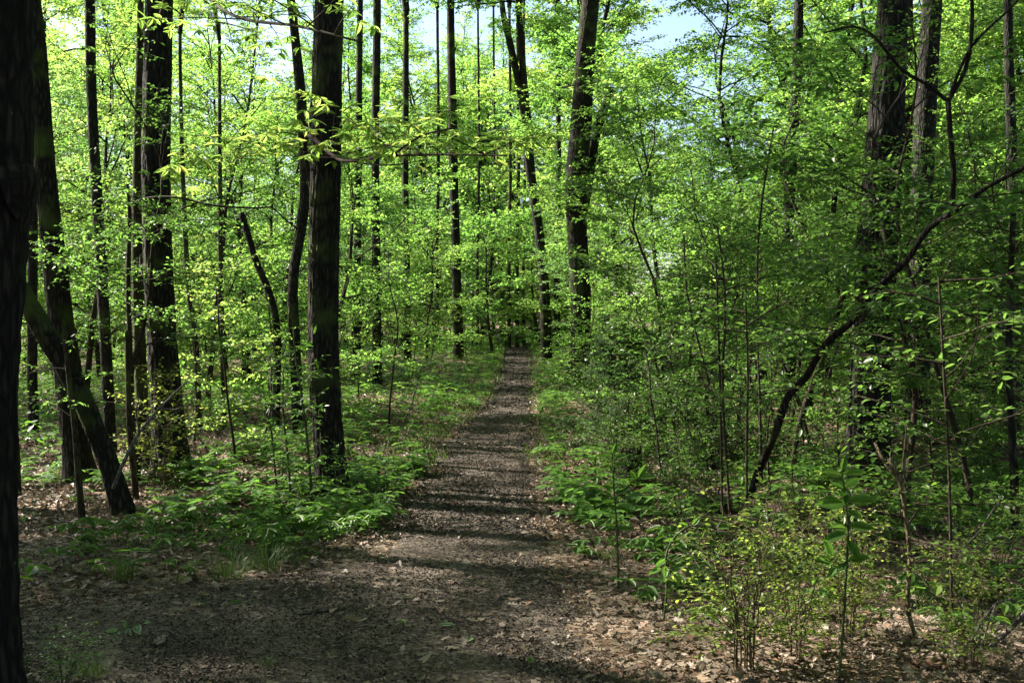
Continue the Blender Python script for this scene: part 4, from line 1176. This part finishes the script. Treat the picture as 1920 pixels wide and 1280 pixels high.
mb.t.append((np.stack([(n - 1) * k + jj, (n - 1) * k + (jj + 1) % k, np.full(k, nn)], -1), 0))
tag(obj('tree_stump', mb.mesh('tree_stump', M['bark_dark'], True), None, None, g), "dark jagged tree stump in the shade behind the pointed leaved sapling", 'stump')

# cedar: feathery conifer right of the massive tree
def cedar(px, py, Y, H, label, seed):
    rng = np.random.default_rng(seed)
    x = (px - 960) / F * Y; base = (x, Y, float(gnd(x, Y)))
    w = MB(); l = MB()
    t = np.linspace(0, 1, 10)
    sp = np.stack([.05 * np.sin(t * 5), .05 * np.sin(t * 4), t * H], 1); sp[0, 2] = -.1
    tube(w, sp, .028 * (1 - t) + .004, 7)
    A = []; B = []
    for i in range(85):
        u = rng.uniform(.06, .98); az = rng.uniform(0, TAU); Lb = (1.0 * (1 - u) + .15) * rng.uniform(.6, 1.1)
        st = np.array([0, 0, u * H]); d = np.array([math.cos(az), math.sin(az), rng.uniform(.1, .6)]); d /= np.linalg.norm(d)
        q = [st]
        for s_ in range(5):
            d = d + rng.normal(0, .1, 3) + np.array([0, 0, .03]); d /= np.linalg.norm(d); q.append(q[-1] + d * Lb / 5)
        q = np.array(q); tube(w, q, np.linspace(.007, .002, 6), 4, cap=False)
        m = 16
        uu = rng.uniform(.5, 4.99, m); iu = uu.astype(int)
        a = q[iu] + (q[iu + 1] - q[iu]) * (uu - iu)[:, None]
        dd = nrm(nrm(q[iu + 1] - q[iu]) * .7 + rng.normal(0, .5, (m, 3)))
        A.append(a); B.append(a + dd * rng.uniform(.07, .18, (m, 1)))
    A = np.concatenate(A); B = np.concatenate(B)
    sticks(w, A, B, .002, .001)
    m = 12
    f = rng.random((len(A), m))
    p = (A[:, None] + (B - A)[:, None] * f[..., None]).reshape(-1, 3)
    dq = np.repeat(nrm(B - A), m, 0)
    d = nrm(dq + rng.normal(0, .55, p.shape))
    leaves(l, rng, p, d, nrm(rng.normal(0, 1, p.shape)), .05 * rng.uniform(.6, 1.3, len(p)), .011, 'kite')
    e = empty('cedar_sapling', base, label, 'cedar')
    obj('trunk', w.mesh('cedar_trunk', M['twig'], True), e); obj('foliage', l.mesh('cedar_foliage', M['cedar']), e, 'stuff')


cedar(1150, 820, 15.5, 2.1, "feathery dark green young cedar right of the massive bent trunk", 1)
cedar(1235, 790, 18, 1.7, "smaller feathery cedar behind the first, farther from the path", 2)

# ------------------------------------------------------------------ grass tufts
def tuft(seed, n=130, h=.30, sp_=.24):
    rng = np.random.default_rng(seed)
    mb = MB()
    az = rng.uniform(0, TAU, n); r = sp_ * np.sqrt(rng.random(n)) * .7
    p = np.stack([np.cos(az) * r, np.sin(az) * r, np.full(n, -.01)], 1)
    out = np.stack([np.cos(az), np.sin(az), np.zeros(n)], 1) + rng.normal(0, .3, (n, 3)) * [1, 1, 0]
    L = h * rng.uniform(.5, 1.1, n)
    b = rng.uniform(.15, .6, n)
    side = nrm(np.cross(out, UP)) * .0028
    V = []
    for tt, wd in ((0, 1), (.4, .9), (.75, .6), (1, .05)):
        c = p + UP * (L * (tt - .35 * b * tt * tt))[:, None] + out * (L * b * tt * tt)[:, None]
        V += [c - side * wd, c + side * wd]
    V = np.stack(V, 1)
    bb = np.arange(n)[:, None] * 8
    Q = np.concatenate([bb + [0, 1, 3, 2], bb + [2, 3, 5, 4], bb + [4, 5, 7, 6]])
    mb.add(V.reshape(-1, 3), Q, None, np.repeat(rng.random(n), 8))
    return mb.mesh('grass_tuft', M['grass'])


tufts = [tuft(s) for s in range(4)]
for k, (px, py, s, lab) in enumerate([(690, 975, 1.25, "big bright grass tuft at the foot of the thick sprouting trunk by the path"), (655, 985, .9, "smaller grass tuft left of the big bright tuft by the path"),
                                      (555, 1040, .6, "short grass tuft at the edge of the mulch, below the thick sprouting trunk"), (495, 1070, .95, "dark grass tuft in the shaded litter, right one of two"),
                                      (430, 1085, .9, "dark grass tuft in the shaded litter, left one of two"), (500, 1255, .3, "tiny grass tuft alone on the mulch near the bottom"), (375, 1140, .28, "sparse grass sprig on the mulch above the wilted twig"),
                                      (230, 1085, .8, "shaded grass tuft among low plants near the very dark trunk"), (725, 950, .8, "grass tuft reaching over the path's edge just right of the big bright tuft"), (175, 1275, .5, "dark grass clump at the bottom beside the very dark trunk")]):
    o = obj('grass_tuft', tufts[k % 4], None, None, G(px, py)); s *= .9; o.scale = (s, s, s); o.rotation_euler = (0, 0, k)
    tag(o, lab, 'grass tuft')

# ------------------------------------------------------------------ low plants
def herb_arrays(seed, kind):
    """leaf arrays of one low plant: p, d, n, L, W and stems A, B"""
    rng = np.random.default_rng(seed)
    h = rng.uniform(.10, .22)
    A = []; B = []; p = []; d = []; n = []; L = []; Wd = []
    ns = rng.integers(2, 5)
    for s in range(ns):
        az = rng.uniform(0, TAU); top = np.array([math.cos(az) * rng.uniform(.02, .12), math.sin(az) * rng.uniform(.02, .12), h * rng.uniform(.6, 1.2)])
        A.append([0, 0, -.01]); B.append(top)
        m = 5 if kind == 0 else 3
        for i in range(m):
            a = az + (i - (m - 1) / 2) * (TAU / (m + .6)) + rng.normal(0, .15)
            p.append(top); d.append([math.cos(a), math.sin(a), rng.uniform(-.35, .1)]); n.append(UP + rng.normal(0, .15, 3))
            l = rng.uniform(.06, .10) * (1.0 if kind == 0 else 1.15); L.append(l); Wd.append(l * rng.uniform(.38, .5) * (1 if kind == 0 else 1.3))
        if kind == 2:
            mid = top * .55
            for a in (az + 1.3, az - 1.6):
                p.append(mid); d.append([math.cos(a), math.sin(a), .1]); n.append(UP + rng.normal(0, .2, 3)); L.append(.06); Wd.append(.03)
    return [np.array(v, float) for v in (A, B, p, d, n, L, Wd)]


HB = [herb_arrays(900 + i, i % 3) for i in range(9)]


def herb_mesh(i, shape):
    A, B, p, d, n, L, Wd = HB[i]
    mb = MB(); rng = np.random.default_rng(i)
    sticks(mb, A, B, .0022, .0014, 3, 1)
    leaves(mb, rng, p, d, n, L, Wd, shape, fold=.15, droop=.2)
    return mb.mesh('seedling', [M['leaf_herb'], M['twig_green']])


HM = [herb_mesh(i, 'broad') for i in range(9)]


def herb_density(x, y):
    xl_, xr_ = path_edges(np.clip(y, 3, 62))
    dl = xl_ - x; dr = x - xr_
    den = np.zeros_like(x)
    patch = np.clip(.5 + .8 * np.sin(x * 1.7 + 2 * np.sin(y * .9)) * np.sin(y * 1.3 + 1.5 * np.sin(x * .7)) + .3 * np.sin(x * 5.1 + y * 3.7), 0, 1)
    # left verge: thick green band
    left = ((dl > 0.05) | (y > 63)) * np.clip((y - 6.6) / 2, .12, 1) * np.where((dl < 3.2) | (y > 22), 1.0, .45)
    left = left * (.12 + .88 * patch)
    left = left * np.where((x < -3.4) & (y < 11.5) & (y > 8), .25, 1)
    right = (dr > 0.15) * np.clip((y - 5.2) / 2, .15, 1) * np.where(y > 22, 1.0, .8) * (.2 + .8 * patch)
    den = left + right
    far = np.clip(1.2 - np.abs(x) / (y * .62 + 1), 0, 1) > 0
    return den * far


rngh = np.random.default_rng(77)
cand = []
for (y0, y1, num) in ((5.2, 9, 1500), (9, 14, 3000), (14, 24, 5000), (24, 40, 9000), (40, 62, 8500), (62, 110, 3600)):
    y = rngh.uniform(y0, y1, num); hw = y * .52 + .3
    x = rngh.uniform(-1, 1, num) * hw
    den = herb_density(x, y)
    kp = rngh.random(num) < den * .75
    cand.append(np.stack([x[kp], y[kp]], 1))
cand = np.concatenate(cand)
o_ = np.argsort(cand[:, 1]); cand = cand[o_]
near = cand[:290]; rest = cand[290:]
for k, (x, y) in enumerate(near):
    o = obj('seedling', HM[k % 9], None, None, (x, y, float(gnd(x, y))))
    s = rngh.uniform(.5, 1.4); o.scale = (s, s, s); o.rotation_euler = (0, 0, rngh.uniform(0, TAU))
    lab_ = where_label(None, ['small', 'medium', 'large'][min(2, int((s - .5) / .3))] + ' ' + ['five leaved', 'three leaved', 'tiered'][(k % 9) % 3] + ' seedling', x, y, [(6.5, 'near the front'), (7.5, 'in the near litter'), (8.5, 'a step back'), (99, 'farther in')]).replace('leafy ', '')
    if x < path_edges(y)[0]:
        tag(o, lab_, 'seedling', "seedlings left of the path")
    else:
        tag(o, lab_, 'seedling', "seedlings right of the path")
mb = MB(); mb2 = MB()
for i in range(9):
    sel = rest[i::9]
    A, B, p, d, n, L, Wd = HB[i]
    m = len(sel)
    rz = rngh.uniform(0, TAU, m); s = rngh.uniform(.5, 1.5, m) * (1 + .014 * sel[:, 1] + .8 * (sel[:, 1] > 60))
    c, s_ = np.cos(rz), np.sin(rz)
    R = np.zeros((m, 3, 3)); R[:, 0, 0] = c; R[:, 0, 1] = -s_; R[:, 1, 0] = s_; R[:, 1, 1] = c; R[:, 2, 2] = 1
    loc = np.stack([sel[:, 0], sel[:, 1], gnd(sel[:, 0], sel[:, 1])], 1)
    tr = lambda q: (np.einsum('mij,kj->mki', R, q) * s[:, None, None] + loc[:, None]).reshape(-1, 3)
    ro = lambda q: np.einsum('mij,kj->mki', R, q).reshape(-1, 3)
    nearm = np.repeat(sel[:, 1] < 16, len(p))
    pp, dd, nn_, LL, WW = tr(p), ro(d), ro(n), (s[:, None] * L[None]).ravel(), (s[:, None] * Wd[None]).ravel()
    rn = np.clip(np.repeat(rngh.random(m), len(p)) * .6 + rngh.random(len(pp)) * .4, 0, 1)
    for mk, shp in ((nearm, 'oval'), (~nearm, 'kite')):
        leaves(mb, rngh, pp[mk], dd[mk], nn_[mk], LL[mk], WW[mk], shp, rnd=rn[mk])
    ks = np.repeat(sel[:, 1] < 18, len(A))
    sticks(mb2, tr(A)[ks], tr(B)[ks], .002, .0014)
o = obj('ground_cover', mb.mesh('ground_cover', M['leaf_herb']), None, 'stuff')
tag(o, "low leafy green ground cover spreading along both sides of the path", 'ground cover')
o2 = obj('ground_cover_stems', mb2.mesh('ground_cover_stems', M['twig_green']), o, 'stuff')

# the forest beyond the path's crest
scatter(20, (500, 1100), (88, 120), T_, (.9, 1.15), 'far_tree', "", 'tree', "tall trees beyond the end of the path", 61, avoid=0, bands=[(103, 'past the path crest'), (999, 'far past the path crest')], noun='tall tree')
scatter(30, (600, 1100), (66, 90), U + D_, (.8, 1.15), 'far_thicket_tree', "", 'tree', "low trees beyond the end of the path", 62, avoid=0, bands=[(80, 'past the path crest'), (999, 'far past the path crest')], noun='low tree')
scatter(6, (40, 560), (56, 74), T_, (.85, 1.1), 'far_tree', "", 'tree', "tall trees closing the left distance", 63, avoid=0, ok=lambda x, Y: x < -13, bands=[(62, 'behind the left thicket'), (999, 'far behind the left thicket')], noun='tall tree')
for px_, Y_, v_, s_ in ((1700, 11.0, 'shade0', .9), (1830, 10.6, 'shade1', .75)):
    x_ = (px_ - 960) / F * Y_
    put('shade_tree', v_, (x_, Y_, float(gnd(x_, Y_))), where_label(v_, 'veiling tree', x_, Y_, BS), 'tree', None, px_, s_)
# far bushes closing the view under the trees
scatter(70, (-100, 2050), (50, 105), ['sapling0', 'sapling1', 'sapling2', 'understory2'], (1.1, 2.0), 'far_bush', "leafy bush closing off the far end of the thicket", 'bush', "bushes of the far thicket", 52, wood='stems', avoid=.2, bands=[(70, "of the far thicket"), (88, "deeper in the far thicket"), (999, "deepest in the far thicket")], noun="bush")
# grassy fringe by the far path
rng = np.random.default_rng(15)
n = 6500
y = rng.uniform(14, 64, n); xl_, xr_ = path_edges(y)
sd = rng.random(n) < .6
off = np.abs(rng.normal(0, .6, n)) - .05 + .25 * np.sin(y * 1.7) * np.sin(y * .63 + 1)
x = np.where(sd, xl_ - off, xr_ + off)
mb = MB()
out = rng.normal(0, .6, (n, 3)); out[:, 2] = 1
leaves(mb, rng, np.stack([x, y, gnd(x, y)], 1), out, rng.normal(0, 1, (n, 3)), rng.uniform(.1, .28, n) * (1 + y * .006), .010 + y * .0002, 'kite')
tag(obj('grass', mb.mesh('grass', M['grass']), None, 'stuff'), "thin grass fringing the far stretch of the path", 'grass')

# ------------------------------------------------------------------ leaf litter and path chips
def litter(num, yr, hwf, size, shape, seed, dens, lift=.012, flat=.35, mat='litter', ratio=.6, name='leaf_litter', label=None, hi=1.0):
    rng = np.random.default_rng(seed)
    u = rng.random(num)
    y = yr[0] + (yr[1] - yr[0]) * u
    x = rng.uniform(-1, 1, num) * (y * hwf + .4)
    kp = rng.random(num) < dens(x, y)
    x, y = x[kp], y[kp]; m = len(x)
    p = np.stack([x, y, gnd(x, y) + rng.uniform(.004, lift, m) + .012], 1)
    az = rng.uniform(0, TAU, m)
    d = np.stack([np.cos(az), np.sin(az), rng.normal(0, flat * .6, m)], 1)
    nv = UP + rng.normal(0, flat, (m, 3))
    L = size * rng.uniform(.45, 1.25, m)
    mb = MB()
    leaves(mb, rng, p - nrm(d) * L[:, None] * .5 * [1, 1, 0], d, nrm(nv), L, L * ratio * rng.uniform(.7, 1.2, m), shape, fold=.35, droop=.3, rnd=np.clip(rng.beta(2, 2, m) * hi, 0, 1))
    o = obj(name, mb.mesh(name, M[mat]), None, 'stuff')
    return tag(o, label, 'leaf litter' if mat == 'litter' else 'bark chips')


def inpath(x, y, soft=.25):
    xl_, xr_ = path_edges(np.clip(y, 3, 64))
    return np.clip((x - xl_) / soft + .5, 0, 1) * np.clip((xr_ - x) / soft + .5, 0, 1)


litter(28000, (4.2, 9), .52, .068, 'oak', 21, lambda x, y: 1 - (.82 + .14 * np.clip(np.sin(x * 1.9 + y * .8) + .8 * np.sin(y * 2.3 - x), -1, 1)) * inpath(x, y, .5), label="dry brown oak leaves covering the near forest floor beside the path")
litter(50000, (9, 22), .52, .085, 'kite', 22, lambda x, y: 1 - .93 * inpath(x, y, .5), label="dry leaf litter on the forest floor in the middle distance", lift=.03)
litter(20000, (22, 60), .52, .14, 'kite', 23, lambda x, y: 1 - inpath(x, y, .3), label="dry leaf litter on the forest floor in the far thicket", lift=.04)
wear = lambda x, y: np.clip(.62 + .45 * np.sin(x * 2.3 + 1.7 * np.sin(y * 1.1)) * np.sin(y * 1.9 + 2 * np.sin(x * 1.3)) + .2 * np.sin(x * 7 + y * 5), .15, 1)
litter(170000, (4.0, 9.5), .5, .021, 'kite', 24, lambda x, y: (.15 + .85 * inpath(x, y, .4)) * wear(x, y), mat='chip', name='bark_chips', label="fine brown bark mulch strewn on the near path", lift=.02, flat=.5, ratio=.5)
litter(110000, (9.5, 24), .16, .032, 'kite', 25, lambda x, y: inpath(x, y, .4), mat='chip', name='bark_chips', label="fine brown bark mulch strewn on the rising middle stretch of the path", lift=.02, flat=.5, ratio=.5)
litter(30000, (24, 62), .05, .07, 'kite', 26, lambda x, y: inpath(x, y, .2), mat='chip', name='bark_chips', label="brown bark mulch on the far end of the path", lift=.02, flat=.4, ratio=.5)
# single dry leaves one can pick out
rng = np.random.default_rng(31)
LM = []
for s in range(6):
    mb = MB(); rg2 = np.random.default_rng(s)
    leaves(mb, rg2, np.array([[-.05, 0, .01]]), np.array([[1., 0, .05]]), np.array([[0, 0, 1.]]), .105, .07, 'oak', rnd=np.array([[.5, .7, .62, .92, .86, .45][s]]))
    LM.append(mb.mesh('fallen_leaf', M['litter'], True))
cnt = 0
while cnt < 110:
    y = rng.uniform(4.3, 7.5); x = rng.uniform(-.5, .5) * y
    if rng.random() < .75 * float(inpath(x, y)):
        continue
    o = obj('fallen_leaf', LM[cnt % 6], None, None, (x, y, float(gnd(x, y)) + .03))
    o.rotation_euler = (rng.normal(0, .3), rng.normal(0, .3), rng.uniform(0, TAU)); s = rng.uniform(.7, 1.25); o.scale = (s, s, s)
    tag(o, "curled dry lobed leaf lying on top of the near litter", 'leaf', "loose dry leaves near the viewer")
    cnt += 1
for k, (px, py, lab) in enumerate([(837, 1182, "pale bluish green leaf lying alone on the mulch"), (880, 1209, "small pale leaf on the mulch right below the bluish one"), (740, 1092, "green leaf on the shaded mulch below the lit patch"), (765, 1128, "long green leaf flat on the mulch near the centre"), (755, 1176, "tiny green sprig leaf on the dark mulch"), (440, 1138, "bright green fallen leaf left of the stick on the mulch"), (995, 1250, "green leaf near the bottom of the path")]):
    mb = MB(); rg2 = np.random.default_rng(k)
    leaves(mb, rg2, np.array([[-.04, 0, .0]]), np.array([[1., 0, .1]]), np.array([[0, 0, 1.]]), .09, .04, 'broad')
    g = G(px, py); g[2] += .03
    o = obj('green_leaf', mb.mesh('green_leaf', M['leaf_pale'] if k < 2 else M['leaf_herb'], True), None, None, g)
    o.rotation_euler = (.2, 0, k * 1.3)
    tag(o, lab, 'leaf')
